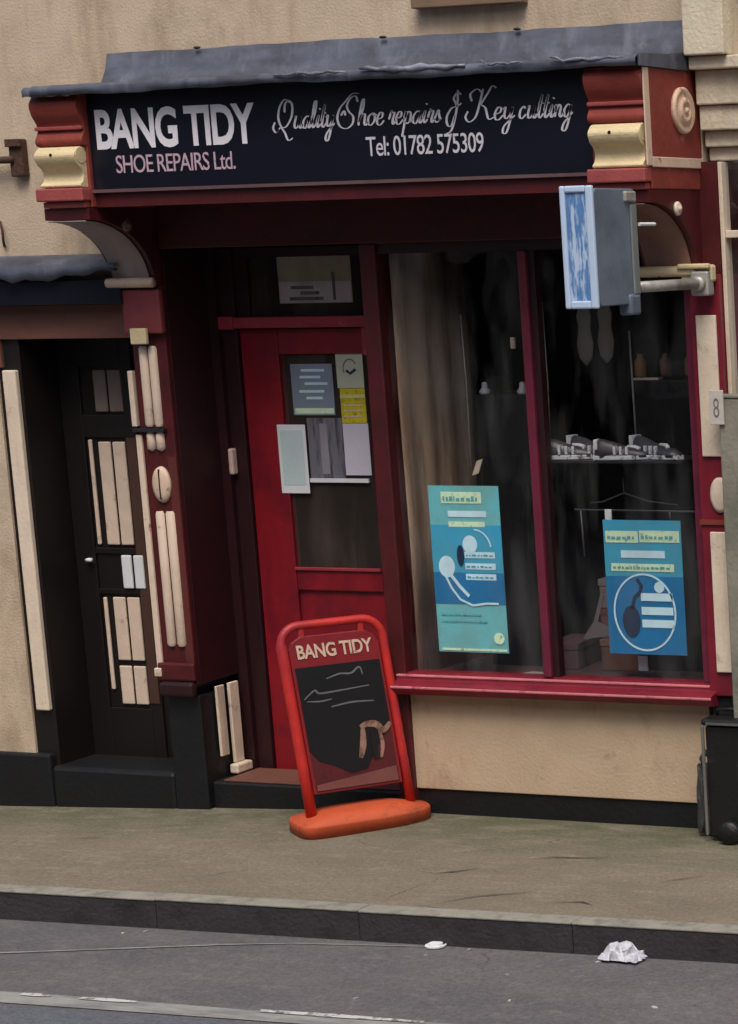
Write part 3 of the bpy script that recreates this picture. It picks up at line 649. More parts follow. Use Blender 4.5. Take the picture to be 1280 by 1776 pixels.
# shop door recess
Q(B(-.556, -.50, .25, .32, -.1, 2.52), 'recess_side', MT['frame_dark'])
Q(B(-.553, -.545, -.03, .25, .56, 2.52), 'recess_lining', MT['frame_dark'])
Q(B(-.556, .50, .0, .36, 2.53, 2.56), 'recess_ceiling', MT['frame_dark'])
Q(B(-.556, .454, -.004, .9, -.12, .095), 'threshold', MT['plinth'], bevel=.01)
Q(B(-.50, .45, .01, .27, .096, .103), 'threshold_tread', MT['brown'], bevel=.002)
Q(B(-.547, -.533, .06, .115, .20, .53), 'reveal_block', MT['cream'], bevel=.003)
Q(B(-.547, -.530, .15, .215, .152, .53), 'reveal_block', MT['cream'], bevel=.003)
Q(B(-.547, -.50, .12, .235, .105, .150), 'reveal_foot', MT['cream'], bevel=.008)
DF = .30
fr = Q(B(-.555, -.425, DF-.02, DF+.05, .03, 2.515), 'door_frame', MT['frame_dark'], bevel=.003)
a4 = lambda mb, nm, m, **k: pil_part(fr, mb, nm, m, **k)
a4(B(.345, .455, DF-.02, DF+.05, .03, 2.515), 'frame_post', MT['maroon'], bevel=.003)
a4(B(-.425, .345, DF-.045, DF+.05, 2.155, 2.205), 'transom_bar', MT['pink_red'], bevel=.006)
a4(B(-.57, -.425, DF-.045, DF-.021, 2.150, 2.21), 'transom_end', MT['pink_red'], bevel=.006)
a4(B(.245, .300, DF-.040, DF-.005, 2.03, 2.154), 'post_bead', MT['pink_red'], bevel=.006)
a4(B(-.50, -.475, DF-.060, DF-.021, 1.49, 1.61), 'pull_handle', MT['brass'], bevel=.008)
a4(B(-.53, -.518, DF-.045, DF-.021, 2.02, 2.06), 'catch', MT['brass'], bevel=.003)
tw = Q(B(-.425, .345, DF+.0, DF+.04, 2.47, 2.513), 'transom_window', MT['frame_dark'])
a5 = lambda mb, nm, m, **k: pil_part(tw, mb, nm, m, **k)
a5(B(-.425, -.355, DF, DF+.04, 2.206, 2.469), 'stile', MT['frame_dark'])
a5(B(.285, .345, DF, DF+.04, 2.206, 2.469), 'stile', MT['frame_dark'])
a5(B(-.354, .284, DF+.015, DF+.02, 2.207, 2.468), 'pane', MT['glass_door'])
dr = Q(B(-.422, -.225, DF+.0, DF+.045, .035, 2.150), 'shop_door', MT['door_red'], bevel=.004)
a6 = lambda mb, nm, m, **k: pil_part(dr, mb, nm, m, **k)
a6(B(.235, .342, DF+.001, DF+.045, .035, 2.150), 'right_stile', MT['door_red'], bevel=.004)
a6(B(-.224, .234, DF+.001, DF+.045, 2.035, 2.150), 'top_rail', MT['door_red'], bevel=.004)
a6(B(-.224, .234, DF+.001, DF+.045, .95, 1.055), 'lock_rail', MT['door_red'], bevel=.006)
a6(B(-.224, .234, DF-.010, DF+.0, 1.045, 1.060), 'ledge', MT['pink_red'], bevel=.003)
a6(B(-.224, .234, DF+.001, DF+.045, .035, .30), 'bottom_rail', MT['door_red'], bevel=.004)
a6(B(-.224, .234, DF+.018, DF+.035, .30, .95), 'bottom_panel', MT['door_red'])
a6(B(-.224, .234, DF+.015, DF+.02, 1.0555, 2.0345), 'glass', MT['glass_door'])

# interior shell of the shop
sh = MB(); sh.box(-1.2, 3.2, 2.4, 2.5, -.1, 2.8); sh.box(-.62, -.56, .37, 2.4, -.1, 2.8); sh.box(2.04, 2.1, .26, 2.4, -.1, 2.8); sh.box(-.6, 2.1, .37, 2.4, 2.60, 2.7)
tag(sh.build('interior_wall', MT['int']), kind='structure')
tag(B(-.6, 2.1, .37, 2.4, -.1, .02).build('interior_floor', MT['int']), kind='structure')
tag(B(.54, 2.03, .10, .75, .50, .62).build('display_floor', mat('display_deck', srgb(72, 52, 54), .7, .2)), kind='structure')

# ================= THINGS IN THE WINDOW =================
cp = MB(); n_ = 26
pts = []
for i in range(n_+1):
    t = i/n_; pts.append((.560+.005*math.sin(t*22)+.02*t, .048+.56*t))
pv = None
for z in (.62, 1.2, 1.8, 2.50):
    row = [cp.bm.verts.new((x+.004*math.sin(z*5+y*20), y, z)) for x, y in pts]
    if pv:
        for j in range(n_): cp.bm.faces.new((pv[j], pv[j+1], row[j+1], row[j]))
    pv = row
cu = tag(cp.build('curtain', MT['curtain'], smooth=True), 'beige floor-length curtain inside the left end of the shop window', 'curtain')
m_ = cu.modifiers.new('solid', 'SOLIDIFY'); m_.thickness = .006

def plate(x0, x1, z0, z1, y, name, m, par, dx=0, t=.002):
    b = MB().prism([(x0, z0), (x1, z0), (x1+dx, z1), (x0+dx, z1)], 'y', y-t, y)
    return P(b, name, m, par)
def arc_pts(cx, cz, rx, rz, a0, a1, n=24): return [(cx+rx*math.cos(R(a0+(a1-a0)*i/n)), cz+rz*math.sin(R(a0+(a1-a0)*i/n))) for i in range(n+1)]
def stroke(pts, w, y, name, m, par):
    return P(MB().ribbon(pts, [w]*len(pts), y, .0015), name, m, par)
# left poster
p1 = thing('window_poster', 'pale teal poster with hand and key picture, in the left window pane', 'poster', (.85, .10, .74), 'blue posters in the shop window')
PY = .042
plate(.672, 1.022, .735, 1.472, PY+.002, 'sheet', MT['teal'], p1)
yb = PY-.0005
plate(.672, 1.022, .95, 1.09, yb, 'blue_band', MT['deep_blue'], p1, t=.001)
plate(.672, 1.022, 1.09, 1.30, yb, 'light_blue_band', MT['sky_blue'], p1, t=.001)
plate(.735, .935, 1.395, 1.445, yb-.001, 'title_block', MT['pale_green'], p1, t=.001)
plate(.765, .955, 1.335, 1.362, yb-.001, 'pale_bar', MT['pale_blue'], p1, t=.001)
plate(.765, .945, 1.292, 1.315, yb-.001, 'pale_bar', MT['pale_green'], p1, t=.001)
for z in (1.155, 1.105, 1.058): plate(.835, .985, z, z+.027, yb-.0015, 'pale_bar', MT['pale_blue'], p1, t=.001)
P(MB().lathe([(.036, 0), (.036, -.0015)], (.865, yb-.002, 1.215), 'y', 20, sz=1.1), 'picture_head', MT['pale_blue'], p1)
P(MB().lathe([(.040, 0), (.040, -.0015)], (.742, yb-.0018, 1.115), 'y', 20, sz=1.2), 'picture_blob', MT['pale_blue'], p1)
P(MB().lathe([(.018, 0), (.018, -.0015)], (.815, yb-.003, 1.165), 'y', 20, sz=2.6), 'picture_shade', MT['navy'], p1)
stroke([(.725, 1.09), (.76, 1.02), (.80, .97), (.86, .945), (.93, .955), (.99, .955)], .009, yb-.0025, 'curve', MT['pale_blue'], p1)
stroke([(.755, 1.085), (.80, 1.03), (.845, .985)], .014, yb-.0028, 'curve', MT['pale_blue'], p1)
stroke(arc_pts(.89, 1.19, .08, .09, 10, 90), .006, yb-.0025, 'curve', MT['pale_blue'], p1)
plate(.69, 1.015, .742, .752, yb-.001, 'pale_edge', MT['pale_green'], p1, t=.001)
P(MB().lathe([(.026, 0), (.026, -.0015)], (.98, yb-.002, .80), 'y', 16), 'picture_blob', MT['pale_green'], p1)
def prints(x0, x1, z, h, par, seed, m):
    rr = random.Random(seed); x = x0
    while x < x1-.01:
        wd = rr.uniform(.006, .022); plate(x, min(x1, x+wd), z, z+h*rr.uniform(.6, 1), yb-.0032, 'print_mark', m, par, t=.0008); x += wd+rr.uniform(.004, .009)
MT['mid_teal'] = mat('print_teal', srgb(96, 170, 172), .5)
prints(.745, .925, 1.405, .022, p1, 1, MT['mid_teal']); prints(.70, .90, .90, .010, p1, 2, MT['mid_teal']); prints(.70, .93, .87, .010, p1, 3, MT['mid_teal'])
for q_, z in enumerate((1.163, 1.113, 1.066)): prints(.842, .975, z, .009, p1, 4+q_, MT['sky_blue'])
# right poster
p2 = thing('window_poster', 'bright blue poster with dark key fob picture, in the right window pane', 'poster', (1.70, .10, .74), 'blue posters in the shop window')
x0, x1 = 1.520, 1.888
plate(x0, x1, .752, 1.332, PY+.002, 'sheet', MT['sky_blue'], p2)
plate(x0, x1, .752, 1.09, yb, 'deep_blue_field', MT['deep_blue'], p2, t=.001)
plate(x0+.01, x0+.165, 1.235, 1.285, yb-.001, 'pale_bar', MT['pale_green'], p2, t=.001)
plate(x0+.172, x1-.008, 1.238, 1.288, yb-.001, 'pale_bar', MT['pale_green'], p2, t=.001)
plate(x0+.08, x1-.08, 1.170, 1.202, yb-.001, 'pale_bar', MT['pale_blue'], p2, t=.001)
plate(x0+.03, x1-.04, 1.112, 1.145, yb-.001, 'pale_bar', MT['pale_green'], p2, t=.001)
stroke(arc_pts(1.70, .935, .145, .165, 0, 360, 40), .008, yb-.0025, 'ring', MT['pale_blue'], p2)
prints(x0+.02, x0+.155, 1.25, .018, p2, 9, MT['mid_teal']); prints(x0+.18, x1-.02, 1.252, .018, p2, 10, MT['mid_teal']); prints(x0+.04, x1-.05, 1.122, .012, p2, 11, MT['mid_teal'])
P(MB().lathe([(.042, 0), (.042, -.0015)], (1.635, yb-.003, .895), 'y', 24, sz=1.65), 'fob', MT['navy'], p2)
stroke([(1.64, .95), (1.655, 1.0), (1.68, 1.02), (1.69, 1.05), (1.67, 1.08)], .016, yb-.003, 'fob_strap', MT['navy'], p2)
for z in (.985, .925, .870): plate(1.685, 1.835, z, z+.034, yb-.003, 'pale_bar', MT['pale_blue'], p2, t=.001)
P(MB().lathe([(.024, 0), (.024, -.0015)], (1.775, yb-.003, 1.045), 'y', 20), 'picture_blob', MT['pale_blue'], p2)
tag(B(1.515, 1.545, .075, .082, 1.325, 1.372).build('price_tag', MT['white']), 'small white tag at the top left corner of the bright blue poster', 'tag')
tag(B(1.60, 1.645, .14, .145, .66, .725).build('price_ticket', MT['white']), 'small white ticket standing under the bright blue poster', 'ticket')
lt = MB().prism([(1.01, .13), (1.17, .10), (1.18, .16), (1.05, .19)], 'z', .622, .630)
tag(lt.build('loose_leaflet', mat('grey_leaflet', srgb(150, 140, 146), .7)), 'pale leaflet lying on the window display floor by the mullion', 'leaflet')

# display units and shoes (behind the panes)
u1 = thing('display_unit', 'black display cabinet behind the left pane, small white items on top', 'cabinet', (.87, .45, .62))
P(B(.745, 1.02, .36, .62, .62, 1.845), 'carcass', MT['dkbox'], u1, bevel=.003)
for x, z in ((.775, 0), (.965, 0)):
    b = MB().lathe([(.022, 0), (.026, .012), (.014, .03), (.012, .05), (.001, .055)], (x+.01, .38, 1.846), 'z', 12)
    tag(b.build('ornament', MT['shoe'], smooth=True), 'small pale ornament at the left on the black display cabinet' if x < .9 else 'small pale ornament beside the mullion on the black display cabinet', 'ornament', 'ornaments on the left cabinet')
u2 = thing('display_unit', 'black display cabinet behind the right pane with white-soled shoes in front', 'cabinet', (1.68, .6, .62))
P(B(1.535, 1.90, .36, .62, .62, 1.905), 'carcass', MT['dkbox'], u2, bevel=.003)
P(B(1.535, 1.66, .355, .40, 1.906, 1.915), 'pale_edge', MT['cream'], u2)
sh_ = tag(B(1.17, 1.90, .06, .355, 1.572, 1.582).build('glass_shelf', mat('smoky_shelf', srgb(40, 38, 42), .3)), 'dark shelf carrying the white-soled shoes behind the right pane', 'shelf')
def shoe(x, y, z, rz, label, s=1.0):
    b = MB(); secs = [(-.13, .028, .085), (-.10, .036, .085), (-.05, .036, .075), (0, .036, .055), (.05, .042, .042), (.10, .040, .034), (.135, .024, .020)]
    rings = []
    for (u, hw, h) in secs:
        rings.append([b.bm.verts.new((u*s, hw*s*math.cos(t), .012+h*s*max(0, math.sin(t)))) for t in [math.pi*k/8 for k in range(9)]])
    for p_, q_ in zip(rings, rings[1:]):
        for k in range(8): b.bm.faces.new((p_[k], p_[k+1], q_[k+1], q_[k]))
        b.bm.faces.new((p_[8], p_[0], q_[0], q_[8]))
    b.bm.faces.new(rings[0][::-1]); b.bm.faces.new(rings[-1])
    t = thing('shoe', label, 'shoe', (x, y, z), 'shoes on the shelf'); t.rotation_euler.z = rz
    b.build('upper', MT['shoe_dark'], t, smooth=True)
    sb = MB()
    out = [(-.14*s, -.032*s), (-.05*s, -.038*s), (.06*s, -.048*s), (.14*s, -.024*s), (.15*s, .01*s), (.06*s, .048*s), (-.05*s, .038*s), (-.14*s, .032*s)]
    sb.prism(out, 'z', 0, .020); sb.build('sole', MT['shoe'], t, bevel=.004)
    st = MB()
    for u in (-.03, .0, .03): st.box(u*s-.006, u*s+.006, -.046*s, -.030*s, .022, .058)
    st.box(-.135*s, -.115*s, -.03*s, .03*s, .05*s, .098*s); st.build('trim', MT['shoe'], t, bevel=.003)
    lc = MB(); lc.tube([(.02, 0, .058*s), (.05, .012, .056*s), (.075, -.01, .050*s)], .010, 6); lc.build('laces', MT['shoe'], t, smooth=True)
    return t
MT['shoe_dark'] = mat('dark_shoe_leather', srgb(58, 58, 64), .4, .2)
shoe(1.33, .12, 1.584, .3, 'white-soled shoe at the left end of the dark shelf')
shoe(1.44, .16, 1.584, -.2, 'white-soled shoe second from the left on the dark shelf')
shoe(1.60, .11, 1.584, .2, 'white-soled shoe just right of the hanging cord on the dark shelf', .9)
shoe(1.74, .15, 1.584, -.3, 'white-soled shoe at the right end of the dark shelf')
tag(MB().tube([(.735, .30, 2.20), (.742, .30, 1.9), (.738, .30, 1.53)], .0035, 6).build('pale_cord', MT['galv'], smooth=True), 'thin pale cord hanging behind the left pane beside the curtain', 'cord', 'cords hanging in the window')
tag(MB().prism([(.742, 1.49), (.775, 1.50), (.80, 1.565), (.77, 1.555)], 'y', .295, .30).build('swing_tag', MT['cream']), 'small pale tag on the end of the cord in the left pane', 'tag')
tag(MB().tube([(1.145, .30, 2.25), (1.15, .30, 1.9), (1.145, .30, 1.66)], .003, 6).build('pale_cord', MT['galv'], smooth=True), 'thin pale cord hanging just behind the window mullion', 'cord', 'cords hanging in the window')
tag(MB().tube([(1.545, .33, 2.12), (1.548, .33, 1.8), (1.55, .33, 1.60)], .0045, 6).build('pale_cord', MT['galv'], smooth=True), 'pale cord hanging in the middle of the right pane above the shoes', 'cord', 'cords hanging in the window')
hg = MB(); hg.tube([(1.545, .2, 1.50), (1.545, .2, 1.43), (1.44, .2, 1.39), (1.38, .2, 1.385)], .0035, 6); hg.tube([(1.545, .2, 1.43), (1.66, .2, 1.395), (1.80, .2, 1.38)], .0035, 6)
tag(hg.build('wire_hanger', MT['wire'], smooth=True), 'thin wire hanger above the bright blue poster', 'hanger')
rl = MB(); rl.tube([(1.30, .2, 1.355), (1.95, .2, 1.352)], .004, 6); rl.tube([(1.33, .2, 1.355), (1.335, .2, 1.15)], .004, 6); rl.tube([(1.76, .2, 1.352), (1.76, .2, 1.31)], .004, 6)
tag(rl.build('display_rail', MT['wire'], smooth=True), 'thin metal rail across the right pane above the bright blue poster', 'rail')
tag(B(.985, 1.005, .28, .30, 2.05, 2.10).build('hanging_fitting', MT['cream'], bevel=.005), 'tiny pale fitting high in the left pane beside the mullion', 'fitting')
for k_, (x, lab) in enumerate(((1.40, 'left of two grey insoles hanging below the box sign'), (1.50, 'right of two grey insoles hanging below the box sign'))):
    b = MB().lathe([(.004, 0), (.030, .03), (.040, .09), (.028, .16), (.036, .21), (.022, .25), (.003, .26)], (x, .20, 1.98+.01*k_), 'z', 16, sx=1, sz=.25)
    tag(b.build('hanging_insole', mat('grey_insole_%d' % k_, srgb(96, 92, 86), .8), smooth=True), lab, 'insole', 'hanging insoles')
bx = MB().prism([(1.30, .78), (1.44, .80), (1.46, .83), (1.38, .86), (1.42, .98), (1.40, .98), (1.36, .86)], 'y', .2, .205)
tag(bx.build('torn_card', mat('dull_card', srgb(96, 88, 90), .7)), 'dull torn card standing low in the right pane near the mullion', 'card')

bxm = mat('brown_card', srgb(112, 74, 62), .8, .2)
def carton(x0, x1, y0, y1, z0, z1, m, label, rz=0):
    t = thing('shoe_box', label, 'box', ((x0+x1)/2, (y0+y1)/2, z0), 'shoe boxes in the window')
    P(B(x0, x1, y0, y1, z0, z1-.03), 'base', m, t, bevel=.002); P(B(x0-.004, x1+.004, y0-.004, y1+.004, z1-.0295, z1), 'lid', m, t, bevel=.002)
    t.rotation_euler.z = rz; return t
carton(1.32, 1.50, .32, .58, .622, .76, bxm, 'brown shoe box on the display floor right of the mullion, lowest of three', .05)
carton(1.33, 1.49, .33, .57, .762, .90, mat('dull_red_card', srgb(96, 48, 50), .8, .2), 'dull red shoe box in the middle of the stack right of the mullion', -.05)
carton(1.32, 1.48, .33, .57, .902, 1.03, mat('grey_card', srgb(108, 100, 98), .8, .2), 'grey shoe box on top of the stack right of the mullion', .08)
carton(1.06, 1.20, .30, .56, .622, .74, mat('plum_card', srgb(84, 58, 66), .8, .2), 'dark plum shoe box on the display floor left of the mullion', .1)
for k_, (x, z, c_) in enumerate(((1.56, 1.917, (150, 118, 76)), (1.66, 1.917, (120, 92, 84)), (1.76, 1.917, (138, 112, 60)))):
    b = MB().lathe([(.022, 0), (.026, .01), (.026, .07), (.014, .085), (.014, .10), (.001, .101)], (x, .39+.04*k_, z), 'z', 14)
    tag(b.build('polish_bottle', mat('bottle_paint_%d' % k_, srgb(*c_), .5), smooth=True), ('left', 'middle', 'right')[k_]+' of three small polish bottles on top of the black display cabinet', 'bottle', 'polish bottles on the cabinet')

# papers on the door
def paper(name, x0, x1, z0, z1, m, label, cat, dx=0.0, y=.3135):
    t = thing(name, label, cat, ((x0+x1)/2, y, z0))
    plate(x0, x1, z0, z1, y, 'sheet', m, t, dx=dx, t=.002)
    return t
n1 = paper('door_notice', -.175, .045, 1.758, 1.99, MT['paper_grey'], 'blue-grey square notice in the upper door glass', 'notice')
for z in (1.955, 1.925, 1.895, 1.86, 1.83): plate(-.12+.02*math.sin(z*90), .0+.02*math.cos(z*70), z, z+.012, .311, 'print_line', MT['pale_blue'], n1, t=.001)
plate(-.165, .04, 1.765, 1.79, .311, 'pale_strip', MT['pale_green'], n1, t=.001)
n2 = paper('door_leaflet', .068, .208, 1.88, 2.034, mat('cream_sticker', srgb(190, 196, 176), .5, .08), 'cream leaflet with dark mark at the top right of the door glass', 'leaflet')
stroke([(.12, 1.96), (.14, 1.945), (.17, 1.965)], .012, .311, 'dark_mark', MT['navy'], n2)
stroke(arc_pts(.14, 1.965, .035, .045, 30, 200), .004, .311, 'ring', MT['grey_film'], n2)
n3 = paper('door_sticker', .078, .208, 1.722, 1.878, MT['yellow'], 'yellow sticker on the door glass between a cream and a white leaflet', 'sticker')
plate(.078, .208, 1.835, 1.852, .311, 'pale_strip', mat('pale_yellow', srgb(214, 210, 130), .5), n3, t=.001)
for z in (1.80, 1.775, 1.75): plate(.092, .19, z, z+.006, .311, 'print_line', MT['cream'], n3, t=.001)
n4 = paper('door_leaflet', .078, .212, 1.485, 1.720, mat('lilac_white_paper', srgb(200, 196, 212), .6, .04), 'blank lilac-white leaflet directly below the yellow sticker on the door', 'leaflet')
n5 = paper('opening_hours_card', -.262, -.112, 1.402, 1.716, MT['white'], 'white upright card at the lower left of the papers on the door', 'card', y=.2985)
plate(-.247, -.127, 1.440, 1.690, .296, 'pale_field', mat('pale_mint_card', srgb(186, 206, 208), .6, .05), n5, t=.001)
n6 = paper('leaflet_holder', -.11, .075, 1.470, 1.745, MT['grey_film'], 'grey leaflet holder between the two white papers on the door', 'holder')
plate(-.11, .20, 1.452, 1.470, .311, 'ledge', MT['white'], n6, t=.01)
plate(-.045, -.005, 1.49, 1.72, .3112, 'sheen', mat('grey_sheen', srgb(140, 138, 146), .4), n6, t=.001)
n7 = paper('transom_sign', -.215, .170, 2.262, 2.478, mat('transom_card', srgb(186, 186, 160), .6, .1), 'pale card sign propped in the small window above the door', 'sign', y=.332)
plate(-.21, .165, 2.265, 2.36, .3295, 'white_base', mat('lilac_card', srgb(226, 220, 232), .6, .1), n7, t=.001)
for x0_, x1_, z0_, z1_ in ((-.15, -.03, 2.325, 2.34), (-.16, .02, 2.275, 2.29), (-.10, .0, 2.30, 2.315), (.07, .085, 2.275, 2.40)): plate(x0_, x1_, z0_, z1_, .3285, 'dark_mark', MT['grey_film'], n7, t=.001)

# ================= PROJECTING BOX SIGN =================
bs = thing('box_sign', 'grey box sign with blue streaked end, projecting on a pipe from the right pilaster', 'hanging sign', (2.12, -.1, 2.25))
X0, X1 = 1.962, 2.100
def rbox(x0, x1, y0, y1, z0, z1, r, n=5):
    pts = []
    for (cy, cz, a0) in ((y1-r, z1-r, 0), (y0+r, z1-r, 90), (y0+r, z0+r, 180), (y1-r, z0+r, 270)):
        for i in range(n+1):
            t = R(a0+90*i/n); pts.append((cy+r*math.cos(t), cz+r*math.sin(t)))
    return MB().prism(pts, 'x', x0, x1)
P(rbox(X0+.004, X1-.004, -.935, -.60, 2.262, 2.700, .03), 'case', MT['boxsign'], bs, bevel=.004)
rm = MB(); rm.box(X0, X0+.022, -.955, -.936, 2.255, 2.71); rm.box(X1-.03, X1, -.955, -.936, 2.255, 2.71); rm.box(X0+.0225, X1-.0305, -.955, -.936, 2.255, 2.285); rm.box(X0+.0225, X1-.0305, -.955, -.936, 2.685, 2.71)
P(rm, 'end_rim', MT['boxrim'], bs, bevel=.006)
P(B(X0+.023, X1-.031, -.946, -.9365, 2.286, 2.684), 'end_panel', MT['boxface'], bs)
P(B(X1-.0035, X1+.006, -.66, -.615, 2.30, 2.64), 'hinge_strip', mat('grey_green_strip', srgb(120, 126, 124), .5), bs, bevel=.003)
P(B(X1-.05, X1+.008, -.70, -.615, 2.650, 2.690), 'top_clamp', MT['galv'], bs, bevel=.006)
P(B(X1-.05, X1+.008, -.70, -.62, 2.22, 2.30), 'bottom_clamp', MT['boxsign'], bs, bevel=.01)
ar = MB(); ar.tube([(2.09, -.60, 2.325), (2.11, -.12, 2.325)], .022, 14)
P(ar, 'arm', MT['galv'], bs, smooth=True)
P(B(2.075, 2.155, -.125, -.067, 2.275, 2.375), 'wall_bracket', MT['galv'], bs, bevel=.008)
P(MB().lathe([(.03, 0), (.03, -.02), (.02, -.025)], (2.115, -.125, 2.325), 'y', 16), 'flange', MT['galv'], bs, smooth=True)
gb = MB(); gb.tube([(2.1, -.59, 2.565), (2.1, -.46, 2.565)], .007, 8); P(gb, 'stay', MT['white'], bs)

# ================= A-BOARD =================
AB = thing('pavement_sign', 'red framed swing sign on a rounded orange base outside the shop door', 'pavement sign', (.405, -.245, 0))
AB.rotation_euler.z = R(52)
def ab(mb, nm, m, **k):
    return mb.build(nm, m, AB, **k)
# base: capsule plan with domed top, local x along length, -y to the front
def capsule(L_, D_, n=10, e=.55):
    pts = []
    for k in range(4*n):
        t = 2*math.pi*(k+.5)/(4*n); c, s = math.cos(t), math.sin(t)
        ex, ey = (.28, .5) if c < 0 else (.75, .8)
        pts.append((L_/2*abs(c)**ex*(1 if c > 0 else -1), D_/2*abs(s)**ey*(1 if s > 0 else -1)))
    return pts
bb = MB(); rings = []
for sc_, z in ((1.0, .002), (1.0, .048), (.985, .056), (.55, .088), (.3, .092), (.05, .093)):
    rings.append([bb.bm.verts.new((p[0]*sc_, p[1]*sc_*(.97 if sc_ == 1 else 1), z)) for p in capsule(.60, .32)])
for r0, r1 in zip(rings, rings[1:]):
    for k in range(len(r0)): bb.bm.faces.new((r0[k], r0[(k+1) % len(r0)], r1[(k+1) % len(r1)], r1[k]))
bb.bm.faces.new(rings[0][::-1]); bb.bm.faces.new(rings[-1])
ab(bb, 'base', MT['orange'], smooth=True)
lean = .055
TILT = -.068
def lp_(x, z, dy=0): return (x+TILT*(z-.08)/.9, dy+lean*(z-.08)/.9, z)
W2 = .222; r_ = .085; H_ = .905
path = [lp_(W2*-1, .07)]+[lp_(-W2, z) for z in (.3, .6, .75)]
for i in range(0, 8): t = math.pi-(math.pi/2)*i/7; path.append(lp_(-W2+r_+r_*math.cos(t), H_-r_+r_*math.sin(t)))
for i in range(0, 8): t = math.pi/2-(math.pi/2)*i/7; path.append(lp_(W2-r_+r_*math.cos(t), H_-r_+r_*math.sin(t)))
path += [lp_(W2, z) for z in (.75, .6, .3)]+[lp_(W2, .07)]
ab(MB().tube(path, [.024]*(4+1)+[.019]*(len(path)-10)+[.020]*5, 14), 'frame', MT['red_plastic'], smooth=True)
pn = MB(); pts = [(-.198, .165), (.198, .165), (.198, .80), (.18, .835), (.14, .858), (-.14, .858), (-.18, .835), (-.198, .80)]
v0 = [pn.bm.verts.new(lp_(x, z, -.012)) for x, z in pts]; v1 = [pn.bm.verts.new(lp_(x, z, .012)) for x, z in pts]
pn.bm.faces.new(v0); pn.bm.faces.new(v1[::-1])
for i in range(8): pn.bm.faces.new((v0[i], v1[i], v1[(i+1) % 8], v0[(i+1) % 8]))
panel = ab(pn, 'sign_panel', MT['panel_red'], bevel=.004)
def onp(mb_pts, y, nm, m, t=.003):
    b = MB(); a_ = [b.bm.verts.new(lp_(x, z, y-t)) for x, z in mb_pts]; c_ = [b.bm.verts.new(lp_(x, z, y)) for x, z in mb_pts]; k_ = len(a_)
    b.bm.faces.new(a_); b.bm.faces.new(c_[::-1])
    for i in range(k_): b.bm.faces.new((a_[i], c_[i], c_[(i+1) % k_], a_[(i+1) % k_]))
    return b.build(nm, m, panel)
onp([(-.185, .175), (.185, .175), (.185, .724), (-.185, .724)], -.0125, 'lower_field', mat('dark_maroon_print', srgb(84, 24, 28), .45, .2, 6, srgb(54, 20, 24), (.5, .7), 6), t=.001)
onp([(-.185, .36), (-.15, .31), (-.09, .285), (-.02, .24), (.05, .25), (.10, .33), (.185, .43), (.185, .724), (-.185, .724)], -.014, 'black_poster', MT['chalk_black'])
onp([(-.18, .18), (.18, .18), (.18, .245), (-.18, .205)], -.014, 'lower_print', mat('dull_brown_print', srgb(112, 66, 62), .5))
tx = text_mesh('name_lettering', 'BANG TIDY', MT['cream_pink'], panel, -.165, -.0135, .760, .330, .062, offset=.022, spacing=.95)
for v in tx.data.vertices: v.co.x += TILT*(v.co.z-.08)/.9; v.co.y += lean*(v.co.z-.08)/.9
def onstroke(pts, w, nm, m):
    b = MB().ribbon(pts, [w*(.5+.5*math.sin(math.pi*(i+.5)/len(pts))) for i in range(len(pts))], -.0175, .0015)
    for v in b.bm.verts: v.co.x += TILT*(v.co.z-.08)/.9; v.co.y += lean*(v.co.z-.08)/.9
    b.build(nm, m, panel)
onstroke(catmull([(-.06, .665), (.0, .68), (.05, .677), (.09, .70), (.10, .665)]), .008, 'script_line', MT['chalk'])
onstroke(catmull([(-.17, .585), (-.12, .62), (-.10, .605), (-.02, .607), (.12, .615)]), .008, 'script_line', MT['chalk'])
onstroke(catmull([(-.16, .575), (-.10, .57), (-.05, .575)]), .006, 'script_line', MT['chalk'])
onstroke(catmull([(-.06, .54), (.03, .55), (.13, .545)]), .008, 'script_line', MT['chalk'])
onstroke(catmull([(.05, .435), (.08, .445), (.12, .44), (.15, .41), (.185, .44)]), .030, 'boot_picture', MT['skin'])
onstroke(catmull([(.06, .43), (.05, .36), (.03, .30)]), .028, 'boot_picture', MT['skin'])
onstroke(catmull([(.13, .41), (.135, .35), (.12, .29)]), .018, 'boot_picture', MT['skin'])
onp([(.085, .29), (.11, .29), (.115, .40), (.09, .41)], -.0195, 'dark_gap', MT['dk_brown'], t=.001)
for x in (-.13+TILT*.88, .13+TILT*.88):
    ab(B(x-.012, x+.012, lean-.016, lean+.008, .845, .895), 'hanger_clip', MT['red_plastic'], bevel=.003)

# ================= NEIGHBOUR ON THE RIGHT =================
nb = thing('neighbour_building', 'cream neighbouring building with stone corbel at the right edge', 'building', (3.5, .2, 0))
N = lambda mb, nm, m, **k: P(mb, nm, m, nb, **k)
cb = N(B(2.108, 2.285, -.15, .2, 3.225, 4.2), 'stone_corbel', MT['stone'], bevel=.006)
nn = lambda mb, nm: pil_part(cb, mb, nm, MT['stone'], bevel=.006)
nn(B(2.11, 2.60, -.115, .2, 3.172, 3.222), 'moulding')
nn(B(2.112, 2.60, -.065, .2, 3.035, 3.170), 'block'); nn(B(2.114, 2.60, -.045, .2, 2.935, 3.033), 'block'); nn(B(2.116, 2.60, -.01, .2, 2.870, 2.933), 'block'); nn(B(2.118, 2.60, .02, .2, 2.815, 2.868), 'block')
N(B(2.29, 8, .0, .3, 2.60 if False else 2.815, 6.5), 'wall', MT['stucco'])
N(B(2.168, 2.186, -.015, .05, .60, 2.81), 'window_stile', MT['cream'], bevel=.003)
N(B(2.187, 4.4, -.01, .05, 2.505, 2.535), 'window_rail', MT['cream'], bevel=.003)
N(B(2.187, 4.4, .02, .03, .60, 2.504), 'pane', MT['glass']); N(B(2.187, 4.4, .02, .03, 2.536, 2.81), 'pane', MT['glass'])
